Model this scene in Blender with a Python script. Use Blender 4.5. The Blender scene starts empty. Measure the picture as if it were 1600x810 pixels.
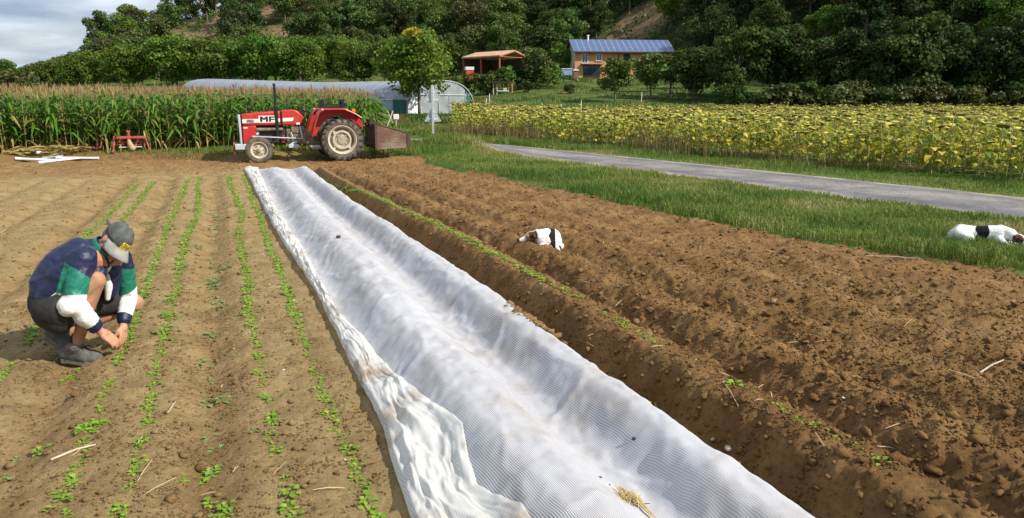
import bpy, math, random
import numpy as np
from mathutils import Vector, Matrix
R = math.radians
rng = np.random.default_rng(7)
random.seed(7)
scene = bpy.context.scene
COL = scene.collection

# ------------------------------------------------------------------ camera
CAM_H = 1.6
PITCH, YAW = R(11.976), R(21.37)
cam_data = bpy.data.cameras.new('camera')
cam = bpy.data.objects.new('camera', cam_data)
COL.objects.link(cam)
cam.location = (0, 0, CAM_H)
cam.rotation_euler = (R(90) - PITCH, 0, -YAW)
cam_data.sensor_width = 36.0
cam_data.lens = 36.0 * 1155 / 1600
cam_data.clip_end = 3000
cam_data.clip_start = 0.05
scene.camera = cam
RT = np.array([math.cos(YAW), -math.sin(YAW)])       # horizontal right / forward of the view
FH = np.array([math.sin(YAW), math.cos(YAW)])

# ------------------------------------------------------------------ light
SUN_EL = 40.0
_sh = 0.91 * RT - 0.41 * FH
_sh /= np.linalg.norm(_sh)
sun_dir = np.array([_sh[0] * math.cos(R(SUN_EL)), _sh[1] * math.cos(R(SUN_EL)), math.sin(R(SUN_EL))])
ld = bpy.data.lights.new('sun', 'SUN')
ld.energy = 5.0
ld.angle = R(0.53)
ld.color = (1.0, 0.95, 0.86)
sun = bpy.data.objects.new('sun', ld)
COL.objects.link(sun)
sun.rotation_euler = Vector(-sun_dir).to_track_quat('-Z', 'Y').to_euler()

world = bpy.data.worlds.new('World')
scene.world = world
world.use_nodes = True
wt = world.node_tree
for n in list(wt.nodes):
    wt.nodes.remove(n)
def wn(t, **kw):
    n = wt.nodes.new(t)
    for k, v in kw.items():
        setattr(n, k, v)
    return n
sky = wn('ShaderNodeTexSky', sky_type='NISHITA', sun_disc=False)
sky.sun_elevation = R(SUN_EL)
sky.sun_rotation = math.atan2(sun_dir[0], sun_dir[1])
sky.air_density = 1.2
sky.dust_density = 1.0
tc = wn('ShaderNodeTexCoord')
sep = wn('ShaderNodeSeparateXYZ')
wt.links.new(tc.outputs['Generated'], sep.inputs[0])
mz = wn('ShaderNodeMath', operation='MAXIMUM'); mz.inputs[1].default_value = 0.0
wt.links.new(sep.outputs['Z'], mz.inputs[0])
az = wn('ShaderNodeMath', operation='ADD'); az.inputs[1].default_value = 0.16
wt.links.new(mz.outputs[0], az.inputs[0])
comb = wn('ShaderNodeCombineXYZ')
for i, ax in enumerate('XY'):
    dv = wn('ShaderNodeMath', operation='DIVIDE')
    wt.links.new(sep.outputs[ax], dv.inputs[0]); wt.links.new(az.outputs[0], dv.inputs[1])
    wt.links.new(dv.outputs[0], comb.inputs[i])
nz = wn('ShaderNodeTexNoise')
nz.inputs['Scale'].default_value = 0.75; nz.inputs['Detail'].default_value = 7; nz.inputs['Roughness'].default_value = 0.55
wt.links.new(comb.outputs[0], nz.inputs['Vector'])
rp = wn('ShaderNodeValToRGB')
rp.color_ramp.elements[0].position = 0.32; rp.color_ramp.elements[1].position = 0.47
wt.links.new(nz.outputs['Fac'], rp.inputs[0])
nz2 = wn('ShaderNodeTexNoise')
nz2.inputs['Scale'].default_value = 1.9; nz2.inputs['Detail'].default_value = 6
wt.links.new(comb.outputs[0], nz2.inputs['Vector'])
rp2 = wn('ShaderNodeValToRGB')
rp2.color_ramp.elements[0].position = 0.34; rp2.color_ramp.elements[0].color = (4.6, 5.8, 7.6, 1)
rp2.color_ramp.elements[1].position = 0.66; rp2.color_ramp.elements[1].color = (10.0, 11.2, 12.6, 1)
wt.links.new(nz2.outputs['Fac'], rp2.inputs[0])
mx = wn('ShaderNodeMixRGB')
wt.links.new(rp.outputs[0], mx.inputs[0]); wt.links.new(sky.outputs[0], mx.inputs[1]); wt.links.new(rp2.outputs[0], mx.inputs[2])
bg = wn('ShaderNodeBackground'); bg.inputs['Strength'].default_value = 0.07
wo = wn('ShaderNodeOutputWorld')
wt.links.new(mx.outputs[0], bg.inputs[0]); wt.links.new(bg.outputs[0], wo.inputs[0])

scene.view_settings.view_transform = 'Standard'
scene.view_settings.look = 'None'
scene.view_settings.exposure = 0.25
scene.view_settings.gamma = 1.0
scene.cycles.transparent_max_bounces = 16

# ------------------------------------------------------------------ helpers
def thing(name, label, cat, loc=(0, 0, 0), rz=0.0, group=None):
    o = bpy.data.objects.new(name, None)
    o.empty_display_size = 0.2
    COL.objects.link(o)
    o.location = loc
    o.rotation_euler = (0, 0, rz)
    tag(o, label, cat, group)
    return o
def tag(o, label, cat, group=None, kind=None):
    if label: o['label'] = label
    if cat: o['category'] = cat
    if group: o['group'] = group
    if kind: o['kind'] = kind
    return o
def link(name, me, parent=None):
    o = bpy.data.objects.new(name, me)
    COL.objects.link(o)
    if parent is not None: o.parent = parent
    return o

class MB:
    """collects vertices and faces of ONE mesh"""
    def __init__(s): s.v = []; s.f = []; s.m = []
    def add(s, vs, fs, m=0):
        b = len(s.v)
        s.v += [tuple(map(float, p)) for p in vs]
        s.f += [tuple(b + i for i in f) for f in fs]
        s.m += [m] * len(fs)
    def box(s, c, d, rot=None, m=0):
        x, y, z = d[0] / 2, d[1] / 2, d[2] / 2
        vs = [Vector((i, j, k)) for i in (-x, x) for j in (-y, y) for k in (-z, z)]
        if rot is not None: vs = [rot @ p for p in vs]
        c = Vector(c)
        s.add([p + c for p in vs], [(0, 1, 3, 2), (4, 6, 7, 5), (0, 4, 5, 1), (2, 3, 7, 6), (0, 2, 6, 4), (1, 5, 7, 3)], m)
    def tube(s, pts, r, n=8, caps=True, m=0):
        pts = [Vector(p) for p in pts]
        rs = r if isinstance(r, (list, tuple)) else [r] * len(pts)
        rings = []
        up = Vector((0.013, 0.021, 1))
        for i, p in enumerate(pts):
            d = (pts[min(i + 1, len(pts) - 1)] - pts[max(i - 1, 0)])
            if d.length < 1e-9: d = Vector((0, 0, 1))
            d.normalize()
            a = d.cross(up if abs(d.dot(up)) < 0.95 else Vector((1, 0, 0))).normalized()
            b = d.cross(a)
            rings.append([p + rs[i] * (math.cos(2 * math.pi * k / n) * a + math.sin(2 * math.pi * k / n) * b) for k in range(n)])
        vs = [q for rg in rings for q in rg]
        fs = []
        for i in range(len(pts) - 1):
            for k in range(n):
                k2 = (k + 1) % n
                fs.append((i * n + k, (i + 1) * n + k, (i + 1) * n + k2, i * n + k2))
        if caps:
            fs.append(tuple(range(n))); fs.append(tuple((len(pts) - 1) * n + k for k in reversed(range(n))))
        s.add(vs, fs, m)
    def lathe(s, prof, c, axis, n=32, m=0, close=False):
        """prof: list of (radius, along axis)"""
        ax = Vector(axis).normalized(); c = Vector(c)
        a = ax.cross(Vector((0, 0, 1)) if abs(ax.z) < 0.9 else Vector((1, 0, 0))).normalized(); b = ax.cross(a)
        vs = []
        for rr, h in prof:
            for k in range(n):
                t = 2 * math.pi * k / n
                vs.append(c + ax * h + rr * (math.cos(t) * a + math.sin(t) * b))
        fs = []
        P = len(prof)
        for i in range(P if close else P - 1):
            j = (i + 1) % P
            for k in range(n):
                k2 = (k + 1) % n
                fs.append((i * n + k, i * n + k2, j * n + k2, j * n + k))
        s.add(vs, fs, m)
    def prism(s, poly, fn, t0, t1, m=0):
        """poly: 2-D points, fn(a, b, t) -> 3-D"""
        n = len(poly)
        vs = [fn(a, b, t0) for a, b in poly] + [fn(a, b, t1) for a, b in poly]
        fs = [tuple(range(n)), tuple(reversed(range(n, 2 * n)))]
        fs += [(i, n + i, n + (i + 1) % n, (i + 1) % n) for i in range(n)]
        s.add(vs, fs, m)
    def ell(s, c, r, rot=None, nu=14, nv=9, m=0):
        c = Vector(c)
        r = (r, r, r) if not hasattr(r, '__len__') else r
        vs = []
        for j in range(nv + 1):
            th = math.pi * j / nv
            for i in range(nu):
                ph = 2 * math.pi * i / nu
                p = Vector((r[0] * math.sin(th) * math.cos(ph), r[1] * math.sin(th) * math.sin(ph), r[2] * math.cos(th)))
                if rot is not None: p = rot @ p
                vs.append(c + p)
        fs = []
        for j in range(nv):
            for i in range(nu):
                i2 = (i + 1) % nu
                fs.append((j * nu + i, (j + 1) * nu + i, (j + 1) * nu + i2, j * nu + i2))
        s.add(vs, fs, m)
    def cap(s, p0, p1, r0, r1, n=12):
        """tapered capsule for organic bodies"""
        p0, p1 = Vector(p0), Vector(p1)
        s.tube([p0, p1], [r0, r1], n)
        s.ell(p0, r0, nu=n, nv=7); s.ell(p1, r1, nu=n, nv=7)
    def chain(s, pts, rs, n=12):
        for i in range(len(pts) - 1): s.cap(pts[i], pts[i + 1], rs[i], rs[i + 1], n)
    def mesh(s, name, mats=(), smooth=None):
        me = bpy.data.meshes.new(name)
        me.from_pydata(s.v, [], s.f)
        for mt in mats: me.materials.append(mt)
        if len(mats) > 1: me.polygons.foreach_set('material_index', s.m)
        if smooth is not None:
            me.polygons.foreach_set('use_smooth', [True] * len(me.polygons))
            me.set_sharp_from_angle(angle=R(smooth))
        me.update()
        return me
    def build(s, name, mats, parent=None, smooth=35, bevel=0):
        if not isinstance(mats, (list, tuple)): mats = [mats]
        me = s.mesh(name, mats, smooth)
        o = link(name, me, parent)
        if bevel:
            bv = o.modifiers.new('bevel', 'BEVEL'); bv.width = bevel; bv.segments = 2; bv.limit_method = 'ANGLE'; bv.angle_limit = R(40)
        return o

def np_mesh(name, V, Q, mats, midx=None, attrs=None, smooth=False):
    """big mesh from numpy: V (n,3), Q (m,3|4)"""
    V = np.ascontiguousarray(V, dtype=np.float32); Q = np.ascontiguousarray(Q, dtype=np.int32)
    k = Q.shape[1]
    me = bpy.data.meshes.new(name)
    me.vertices.add(len(V)); me.vertices.foreach_set('co', V.ravel())
    me.loops.add(Q.size); me.loops.foreach_set('vertex_index', Q.ravel())
    me.polygons.add(len(Q))
    me.polygons.foreach_set('loop_start', np.arange(0, Q.size, k, dtype=np.int32))
    for mt in mats: me.materials.append(mt)
    if midx is not None: me.polygons.foreach_set('material_index', np.ascontiguousarray(midx, dtype=np.int32))
    if smooth: me.polygons.foreach_set('use_smooth', np.ones(len(Q), dtype=bool))
    me.update(calc_edges=True)
    for an, (dom, arr) in (attrs or {}).items():
        a = me.attributes.new(an, 'FLOAT', dom)
        a.data.foreach_set('value', np.ascontiguousarray(arr, dtype=np.float32))
    me.validate()
    return me

def organic(mb, voxel, smooth_it=4, fac=0.5, decimate=None):
    """fuse overlapping capsules into ONE continuous skin"""
    me = mb.mesh('tmp_mesh')
    o = bpy.data.objects.new('tmp_obj', me); COL.objects.link(o)
    rm = o.modifiers.new('r', 'REMESH'); rm.mode = 'VOXEL'; rm.voxel_size = voxel
    if smooth_it:
        sm = o.modifiers.new('s', 'SMOOTH'); sm.factor = fac; sm.iterations = smooth_it
    if decimate:
        dc = o.modifiers.new('d', 'DECIMATE'); dc.ratio = decimate
    dg = bpy.context.evaluated_depsgraph_get()
    out = bpy.data.meshes.new_from_object(o.evaluated_get(dg))
    bpy.data.objects.remove(o); bpy.data.meshes.remove(me)
    out.polygons.foreach_set('use_smooth', [True] * len(out.polygons))
    return out
def paint(me, mats, fn):
    """material per face from a function of face centres (n,3), normals (n,3)"""
    me.materials.clear()
    for m in mats: me.materials.append(m)
    n = len(me.polygons)
    c = np.zeros(n * 3, dtype=np.float32); me.polygons.foreach_get('center', c)
    nn = np.zeros(n * 3, dtype=np.float32); me.polygons.foreach_get('normal', nn)
    me.polygons.foreach_set('material_index', fn(c.reshape(-1, 3), nn.reshape(-1, 3)).astype(np.int32))
    me.update()

# value noise
def _h(ix, iy, s):
    n = (ix.astype(np.int64) * 374761393 + iy.astype(np.int64) * 668265263 + s * 1442695041) & 0xFFFFFFFF
    n = ((n ^ (n >> 13)) * 1274126177) & 0xFFFFFFFF
    n = n ^ (n >> 16)
    return (n & 0xFFFFFF) / float(0xFFFFFF)
def vnoise(x, y, s=0):
    x = np.asarray(x, dtype=np.float64); y = np.asarray(y, dtype=np.float64)
    ix = np.floor(x); iy = np.floor(y); fx = x - ix; fy = y - iy
    fx = fx * fx * fx * (fx * (6 * fx - 15) + 10); fy = fy * fy * fy * (fy * (6 * fy - 15) + 10)
    a = _h(ix, iy, s); b = _h(ix + 1, iy, s); c = _h(ix, iy + 1, s); d = _h(ix + 1, iy + 1, s)
    return (a + (b - a) * fx + (c - a) * fy + (a - b - c + d) * fx * fy) * 2 - 1
def fbm(x, y, o=4, s=0, g=0.5):
    t = 0; a = 1.0; tot = 0
    for i in range(o):
        t = t + a * vnoise(x * 2 ** i + 13.7 * i, y * 2 ** i - 7.3 * i, s + i); tot += a; a *= g
    return t / tot
def bumps(x, y, cell, s, p=0.6):
    """broken clods scattered one per cell: angular, flat-topped and tilted; max over the neighbouring cells"""
    gx = x / cell; gy = y / cell
    ix = np.floor(gx); iy = np.floor(gy)
    out = np.zeros_like(gx)
    for dx in (-1, 0, 1):
        for dy in (-1, 0, 1):
            cx = ix + dx; cy = iy + dy
            r = 0.22 + 0.5 * _h(cx, cy, s + 3) ** 1.5
            on = _h(cx, cy, s + 5) < p
            an = 6.2832 * _h(cx, cy, s + 7); ca, sa = np.cos(an), np.sin(an)
            qx = (gx - cx - _h(cx, cy, s)) / r; qy = (gy - cy - _h(cx, cy, s + 1)) / r
            a = qx * ca + qy * sa; b = (qy * ca - qx * sa) * (1 + 0.7 * _h(cx, cy, s + 8))
            d = np.maximum(np.maximum(np.abs(a), np.abs(b)), 0.72 * (np.abs(a) + np.abs(b)))
            h = np.clip((1 - d) * 1.9, 0, 1) * (0.75 + 0.45 * (2 * _h(cx, cy, s + 9) - 1) * a + 0.3 * b)
            out = np.maximum(out, np.where(on, h * r, 0))
    return out * cell
def sst(a, b, x):
    t = np.clip((x - a) / (b - a), 0, 1)
    return t * t * (3 - 2 * t)

# ------------------------------------------------------------------ materials
def nodes_of(name):
    m = bpy.data.materials.new(name); m.use_nodes = True
    nt = m.node_tree
    return m, nt, nt.nodes['Principled BSDF']
def col4(c): return (c[0], c[1], c[2], 1)
def mat(name, c1, c2=None, scale=8.0, rough=0.6, bump=0.0, bscale=40.0, metal=0.0, detail=5, lo=0.35, hi=0.65, spec=0.5, coat=0.0):
    m, nt, b = nodes_of(name)
    b.inputs['Base Color'].default_value = col4(c1)
    b.inputs['Roughness'].default_value = rough
    b.inputs['Metallic'].default_value = metal
    b.inputs['Specular IOR Level'].default_value = spec
    b.inputs['Coat Weight'].default_value = coat
    t = nt.nodes.new('ShaderNodeTexCoord')
    if c2 is not None:
        n = nt.nodes.new('ShaderNodeTexNoise'); n.inputs['Scale'].default_value = scale; n.inputs['Detail'].default_value = detail
        r = nt.nodes.new('ShaderNodeValToRGB')
        r.color_ramp.elements[0].position = lo; r.color_ramp.elements[1].position = hi
        r.color_ramp.elements[0].color = col4(c1); r.color_ramp.elements[1].color = col4(c2)
        nt.links.new(t.outputs['Object'], n.inputs['Vector']); nt.links.new(n.outputs['Fac'], r.inputs[0])
        nt.links.new(r.outputs[0], b.inputs['Base Color'])
    if bump:
        n2 = nt.nodes.new('ShaderNodeTexNoise'); n2.inputs['Scale'].default_value = bscale; n2.inputs['Detail'].default_value = 6
        bp = nt.nodes.new('ShaderNodeBump'); bp.inputs['Strength'].default_value = bump; bp.inputs['Distance'].default_value = 0.02
        nt.links.new(t.outputs['Object'], n2.inputs['Vector']); nt.links.new(n2.outputs['Fac'], bp.inputs['Height'])
        nt.links.new(bp.outputs[0], b.inputs['Normal'])
    return m
def leafmat(name, c1, c2, trans=0.3, objvar=0.0, rough=0.55, c3=None):
    """leaf colour varies per leaf (attribute tint) and per plant; light passes through"""
    m, nt, b = nodes_of(name)
    a = nt.nodes.new('ShaderNodeAttribute'); a.attribute_name = 'tint'
    r = nt.nodes.new('ShaderNodeValToRGB')
    r.color_ramp.elements[0].color = col4(c1); r.color_ramp.elements[1].color = col4(c2)
    r.color_ramp.elements[1].position = 0.9 if c3 else 1.0
    if c3:
        e = r.color_ramp.elements.new(1.0); e.color = col4(c3)
    nt.links.new(a.outputs['Fac'], r.inputs[0])
    out = r.outputs[0]
    if objvar:
        oi = nt.nodes.new('ShaderNodeObjectInfo')
        hs = nt.nodes.new('ShaderNodeHueSaturation')
        mr = nt.nodes.new('ShaderNodeMapRange'); mr.inputs[3].default_value = 0.5 - 0.035 * objvar; mr.inputs[4].default_value = 0.5 + 0.02 * objvar
        mv = nt.nodes.new('ShaderNodeMapRange'); mv.inputs[3].default_value = 1 - 0.35 * objvar; mv.inputs[4].default_value = 1 + 0.35 * objvar
        ml = nt.nodes.new('ShaderNodeMath'); ml.operation = 'MULTIPLY'; ml.inputs[1].default_value = 7.31
        fr = nt.nodes.new('ShaderNodeMath'); fr.operation = 'FRACT'
        nt.links.new(oi.outputs['Random'], mr.inputs[0])
        nt.links.new(oi.outputs['Random'], ml.inputs[0]); nt.links.new(ml.outputs[0], fr.inputs[0]); nt.links.new(fr.outputs[0], mv.inputs[0])
        nt.links.new(mr.outputs[0], hs.inputs['Hue']); nt.links.new(mv.outputs[0], hs.inputs['Value'])
        nt.links.new(out, hs.inputs['Color']); out = hs.outputs[0]
    nt.links.new(out, b.inputs['Base Color'])
    b.inputs['Roughness'].default_value = rough
    b.inputs['Specular IOR Level'].default_value = 0.3
    tr = nt.nodes.new('ShaderNodeBsdfTranslucent')
    nt.links.new(out, tr.inputs['Color'])
    mx = nt.nodes.new('ShaderNodeMixShader'); mx.inputs[0].default_value = trans
    nt.links.new(b.outputs[0], mx.inputs[1]); nt.links.new(tr.outputs[0], mx.inputs[2])
    nt.links.new(mx.outputs[0], nt.nodes['Material Output'].inputs['Surface'])
    return m

# ------------------------------------------------------------------ terrain
def FR(x, y): return x * FH[0] + y * FH[1], x * RT[0] + y * RT[1]
def XY(F, Rr): return F * FH[0] + Rr * RT[0], F * FH[1] + Rr * RT[1]
VX_Y = [-3, 0, 2, 4.6, 7, 9.6, 16, 22.2, 24.5, 30]
VX_X = [10.4, 8.9, 8.1, 7.05, 6.3, 5.85, 5.45, 5.1, 4.6, 4.4]
def field_in(x, y):
    """>0 inside the tilled field (metres from its edge)"""
    e = np.interp(y, VX_Y, VX_X) + 0.14 * fbm(x * 0 + 3.1, y * 0.9, 3, 91)
    n = 22.9 + 1.25 * (1 - sst(-3.0, 0.6, x)) + 0.3 * fbm(x * 0.5, x * 0 + 1.7, 3, 92)
    return np.minimum(np.minimum(e - x, n - y), np.minimum(x + 13, y - 0.2))
ROAD = [(12.9, -8), (12.3, 0), (11.75, 5), (11.3, 9), (10.75, 13.5), (10.05, 18), (9.3, 22), (8.3, 26), (6.9, 30)]
def road_d(x, y):
    c = np.interp(y, [p[1] for p in ROAD], [p[0] for p in ROAD])
    return np.abs(x - c) * 0.985
PL = ([-50, 60, 72, 85, 105, 125, 150, 175, 2000], [0, 0.3, 0.7, 0.85, 1.75, 3.2, 5.2, 7, 7])
PR = ([-50, 40, 60, 74, 80, 88, 120, 134, 150, 2000], [0, 0, -.1, -.12, .35, 1.4, 4.2, 5.6, 7.5, 7.5])
HC = ([-900, -200, -138, -121, -111, -104, -99, -94, -85, -60, 900], [.3, .4, .6, 2.0, 3.6, 5.2, 9, 15, 30, 62, 62])
HF = ([-900, -20, 8, 22, 36, 50, 62, 900], [158, 158, 150, 148, 126, 104, 92, 92])
def terrain(x, y):
    x = np.asarray(x, dtype=float); y = np.asarray(y, dtype=float)
    F, Rr = FR(x, y)
    w = sst(-12, 6, Rr)
    z = np.interp(F, *PL) * (1 - (1 - (.35 + .65 * sst(-122, -78, Rr))) * sst(95, 150, F)) * (1 - w) + np.interp(F, *PR) * w
    f0 = np.interp(Rr, *HF)
    cap = np.interp(Rr, *HC)
    hh = np.maximum(0, F - f0)
    hh = cap * (1 - np.exp(-0.46 * hh / cap)) * 1.0
    z = z + hh * sst(0, 14, F - f0 + 7)
    z = z + fbm(x / 18, y / 18, 3, 5) * 2.2 * sst(135, 190, F) + fbm(x / 6, y / 6, 3, 6) * 0.1 * sst(26, 60, F)
    z = z + 1.5 * np.exp(-((Rr + 1) / 9) ** 2 - ((F - 130) / 8) ** 2)
    z = z + 0.30 * np.exp(-((x - 7.2) ** 2 / 1.6 + (y - 23.4) ** 2 / 3.2))
    return z
def ground_z(x, y):
    """terrain as built: lowered under the field and the road"""
    z = terrain(x, y) + 0.02 + 0.03 * fbm(x * 1.1, y * 1.1, 3, 8) * (np.abs(x) < 60)
    z = z - 0.5 * sst(0.1, 0.7, field_in(x, y))
    return z - 0.07 * (1 - sst(1.0, 1.35, road_d(x, y))) * (y < 40)

def lines(a, b, fine, out, lo, hi):
    mid = np.arange(a, b, fine)
    up = np.arange(b, out, 4.0); dn = -np.arange(-a + 4.0, out, 4.0)[::-1]
    g = out * 1.25 ** np.arange(0, 7)
    r = np.concatenate([-g[::-1], dn, mid, up, g])
    return r[(r >= lo) & (r <= hi)]
bare_spots = [(-80, 181, 9.5, 8), (-71, 176, 6.5, 6), (-74, 203, 3, 20), (-56, 179, 6.5, 9), (-52, 193, 3.5, 7), (27, 166, 10, 9), (20, 160, 7, 6), (-44, 214, 6, 7), (-83, 203, 3, 22), (-63, 204, 3, 16), (64, 176, 5, 5)]
def bare(x, y):
    F, Rr = FR(x, y)
    b = np.zeros_like(F)
    for r0, f0, rr, rf in bare_spots:
        d = ((Rr - r0) / rr) ** 2 + ((F - f0) / rf) ** 2
        b = np.maximum(b, 1 - sst(0.6, 1.25, d + 0.9 * fbm(x / 5, y / 5, 4, 33)))
    return b
gx = lines(-14, 19, 0.3, 330, -900, 900); gy = lines(-2, 40, 0.3, 330, -120, 1300)
X, Y = np.meshgrid(gx, gy)
Zt = ground_z(X, Y)
nx, ny = len(gx), len(gy)
idx = np.arange(nx * ny).reshape(ny, nx)
Qd = np.stack([idx[:-1, :-1], idx[:-1, 1:], idx[1:, 1:], idx[1:, :-1]], -1).reshape(-1, 4)
Ff, Rf = FR(X, Y)
forest = sst(0, 10, Ff - np.interp(Rf, *HF))
bare_a = np.maximum(bare(X, Y), 0)
dirt = np.exp(-((X + 2) / 9) ** 2) * sst(22, 23, Y) * (1 - sst(24.2, 24.9, Y))

m, nt, b = nodes_of('meadow_ground')
b.inputs['Roughness'].default_value = 0.95; b.inputs['Specular IOR Level'].default_value = 0.1
def attr(nt, n):
    a = nt.nodes.new('ShaderNodeAttribute'); a.attribute_name = n; return a.outputs['Fac']
def noise(nt, sc, det=5, coord=None, rough=0.5):
    n = nt.nodes.new('ShaderNodeTexNoise'); n.inputs['Scale'].default_value = sc; n.inputs['Detail'].default_value = det; n.inputs['Roughness'].default_value = rough
    if coord is None:
        coord = nt.nodes.new('ShaderNodeTexCoord').outputs['Object']
    nt.links.new(coord, n.inputs['Vector']); return n.outputs['Fac']
def ramp(nt, fac, stops):
    r = nt.nodes.new('ShaderNodeValToRGB')
    els = r.color_ramp.elements
    while len(els) < len(stops): els.new(0.5)
    for e, (p, c) in zip(els, stops): e.position = p; e.color = col4(c)
    nt.links.new(fac, r.inputs[0]); return r.outputs[0]
def mixc(nt, fac, a, b_, mode='MIX'):
    x = nt.nodes.new('ShaderNodeMixRGB'); x.blend_type = mode
    for i, v in ((0, fac), (1, a), (2, b_)):
        if isinstance(v, (int, float)): x.inputs[i].default_value = v
        elif isinstance(v, tuple): x.inputs[i].default_value = col4(v)
        else: nt.links.new(v, x.inputs[i])
    return x.outputs[0]
grass_c = ramp(nt, noise(nt, 0.35, 8), [(0.3, (0.035, 0.075, 0.014)), (0.5, (0.07, 0.125, 0.02)), (0.60, (0.15, 0.125, 0.045)), (0.75, (0.09, 0.14, 0.025))])
bare_c = ramp(nt, noise(nt, 0.9, 10, rough=.65), [(0.36, (0.06, 0.06, 0.02)), (0.47, (0.17, 0.115, 0.06)), (0.6, (0.24, 0.165, 0.09)), (0.72, (0.13, 0.12, 0.045))])
floor_c = ramp(nt, noise(nt, 0.4, 6), [(0.35, (0.018, 0.03, 0.008)), (0.65, (0.05, 0.06, 0.018))])
c = mixc(nt, attr(nt, 'forest'), grass_c, floor_c)
c = mixc(nt, attr(nt, 'bare'), c, bare_c)
c = mixc(nt, attr(nt, 'dirt'), c, (0.2, 0.115, 0.05))
nt.links.new(c, b.inputs['Base Color'])
bp = nt.nodes.new('ShaderNodeBump'); bp.inputs['Strength'].default_value = 0.8; bp.inputs['Distance'].default_value = 0.15
nt.links.new(noise(nt, 3.0, 8), bp.inputs['Height']); nt.links.new(bp.outputs[0], b.inputs['Normal'])
g = link('ground', np_mesh('ground', np.stack([X, Y, Zt], -1).reshape(-1, 3), Qd, [m],
     attrs={'forest': ('POINT', forest.ravel()), 'bare': ('POINT', bare_a.ravel()), 'dirt': ('POINT', dirt.ravel())}, smooth=True))
tag(g, 'green and dry meadow rising to a wooded hillside', None, kind='structure')

# ------------------------------------------------------------------ the tilled field
def bend(x, y): return -0.30 * sst(5.5, 16.5, y) * sst(1.9, 2.3, x) - 0.08 * sst(7, 12, y) * (1 - sst(13, 18.5, y)) * sst(1.2, 1.7, x)
def gs(d, s): return np.exp(-(d / s) ** 2 / 2)
def ridge(d, w, s):
    """flat-topped ridge of half width w with shoulders of s"""
    return 1 - sst(w, w + s, np.abs(d))
def profile(x, y):
    x = x - bend(x, y)
    wob = 0.02 * fbm(x * 0.3, y * 0.6, 3, 41)
    x = x + wob
    fade = 1 - 0.25 * sst(12, 17, y) - 0.75 * sst(17.4, 18.7, y)
    z = np.zeros_like(x)
    for fx in (-0.15, -1.0, -1.88, -2.75, -3.6, -4.5): z = z - 0.075 * gs(x - fx, 0.10)
    for rx in (0.14, 0.45, -0.46, -0.69, -1.33, -1.58): z = z - 0.012 * gs(x - rx, 0.035)
    z = z + 0.165 * ridge(x - 1.11, 0.05, 0.29)
    z = z + 0.165 * ridge(x - 1.77, 0.035, 0.24)
    z = z - 0.05 * gs(x - 2.08, 0.06)
    z = z + 0.19 * ridge(x - 2.36, 0.055, 0.235)
    z = z - 0.03 * gs(x - 2.64, 0.06)
    z = z + 0.165 * ridge(x - 2.98, 0.05, 0.30)
    z = z + 0.125 * ridge(x - 3.70, 0.05, 0.32) + 0.085 * ridge(x - 4.42, 0.05, 0.31) + 0.06 * ridge(x - 5.14, 0.05, 0.31) + 0.045 * ridge(x - 5.9, 0.05, 0.31)
    return z * fade
def soil_z(x, y):
    x = np.asarray(x, dtype=float); y = np.asarray(y, dtype=float)
    right = sst(1.85, 2.25, x)
    head = sst(17.6, 19.2, y)
    rough = np.maximum(right, head * 0.8)
    crest = np.exp(-((x - bend(x, y) - 2.36) / 0.085) ** 2)
    rough = rough * (1 - 0.65 * crest)
    z = profile(x, y)
    z = z + fbm(x * 2.2, y * 2.2, 4, 11) * (0.012 + 0.022 * rough)
    z = z + fbm(x * 11, y * 11, 4, 12, 0.65) * (0.007 + 0.026 * rough)
    furrow = np.maximum.reduce([gs(x - f, 0.14) for f in (-0.15, -1.0, -1.88, -2.75, 0.0)])
    p1 = bumps(x + 0.02 * vnoise(x * 9, y * 9, 3), y + 0.02 * vnoise(x * 9, y * 9, 4), 0.16, 21, 0.5)
    p2 = bumps(x, y, 0.075, 22, 0.55)
    p3 = bumps(x, y, 0.038, 23, 0.5)
    left = (1 - rough)
    z = z + rough * (0.16 * p1 + 0.42 * p2 + 0.75 * p3)
    z = z + left * ((0.10 + 0.35 * furrow) * p2 * (vnoise(x * 1.7, y * 1.7, 14) > -0.1) + 0.50 * p3 * sst(-0.5, 0.4, vnoise(x * 2.7, y * 2.7, 15)))
    # foot prints and little holes on the left beds
    z = z - left * 0.022 * sst(0.45, 0.8, fbm(x * 4.1, y * 4.1, 2, 17)) - 0.014 * left * sst(0.52, 0.8, vnoise(x * 17, y * 17, 18))
    z = z + 0.07 * np.exp(-((x - 4.9) ** 2 / 0.8 + (y - 20.3) ** 2 / 0.5)) * 2
    return z - 0.45 * (1 - sst(-0.45, 0.02, field_in(x, y)))
xs = np.concatenate([np.arange(-12, -3.2, 0.09), np.arange(-3.2, -1.6, 0.035), np.arange(-1.6, 0.5, 0.016), np.arange(0.5, 1.8, 0.035), np.arange(1.8, 4.2, 0.015), np.arange(4.2, 6.2, 0.023), np.arange(6.2, 9.6, 0.055)])
yl = [0.7]
while yl[-1] < 24.9: yl.append(yl[-1] + max(0.0155, 0.0050 * yl[-1]))
ys = np.array(yl)
X, Y = np.meshgrid(xs, ys)
Z = soil_z(X, Y)
nx, ny = len(xs), len(ys)
idx = np.arange(nx * ny).reshape(ny, nx)
Qd = np.stack([idx[:-1, :-1], idx[:-1, 1:], idx[1:, 1:], idx[1:, :-1]], -1).reshape(-1, 4)
moist_shade = np.clip(np.maximum(sst(1.7, 2.3, X), 0.75 * sst(17.8, 19.5, Y)) + 0.3 * fbm(X * 0.8, Y * 0.8, 3, 51), 0, 1)
moist_shade = np.maximum(moist_shade, 0.35 * np.maximum.reduce([gs(X - f, 0.13) for f in (-0.15, -1.0, -1.88)]))
m, nt, b = nodes_of('field_soil')
b.inputs['Roughness'].default_value = 0.97; b.inputs['Specular IOR Level'].default_value = 0.12
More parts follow.
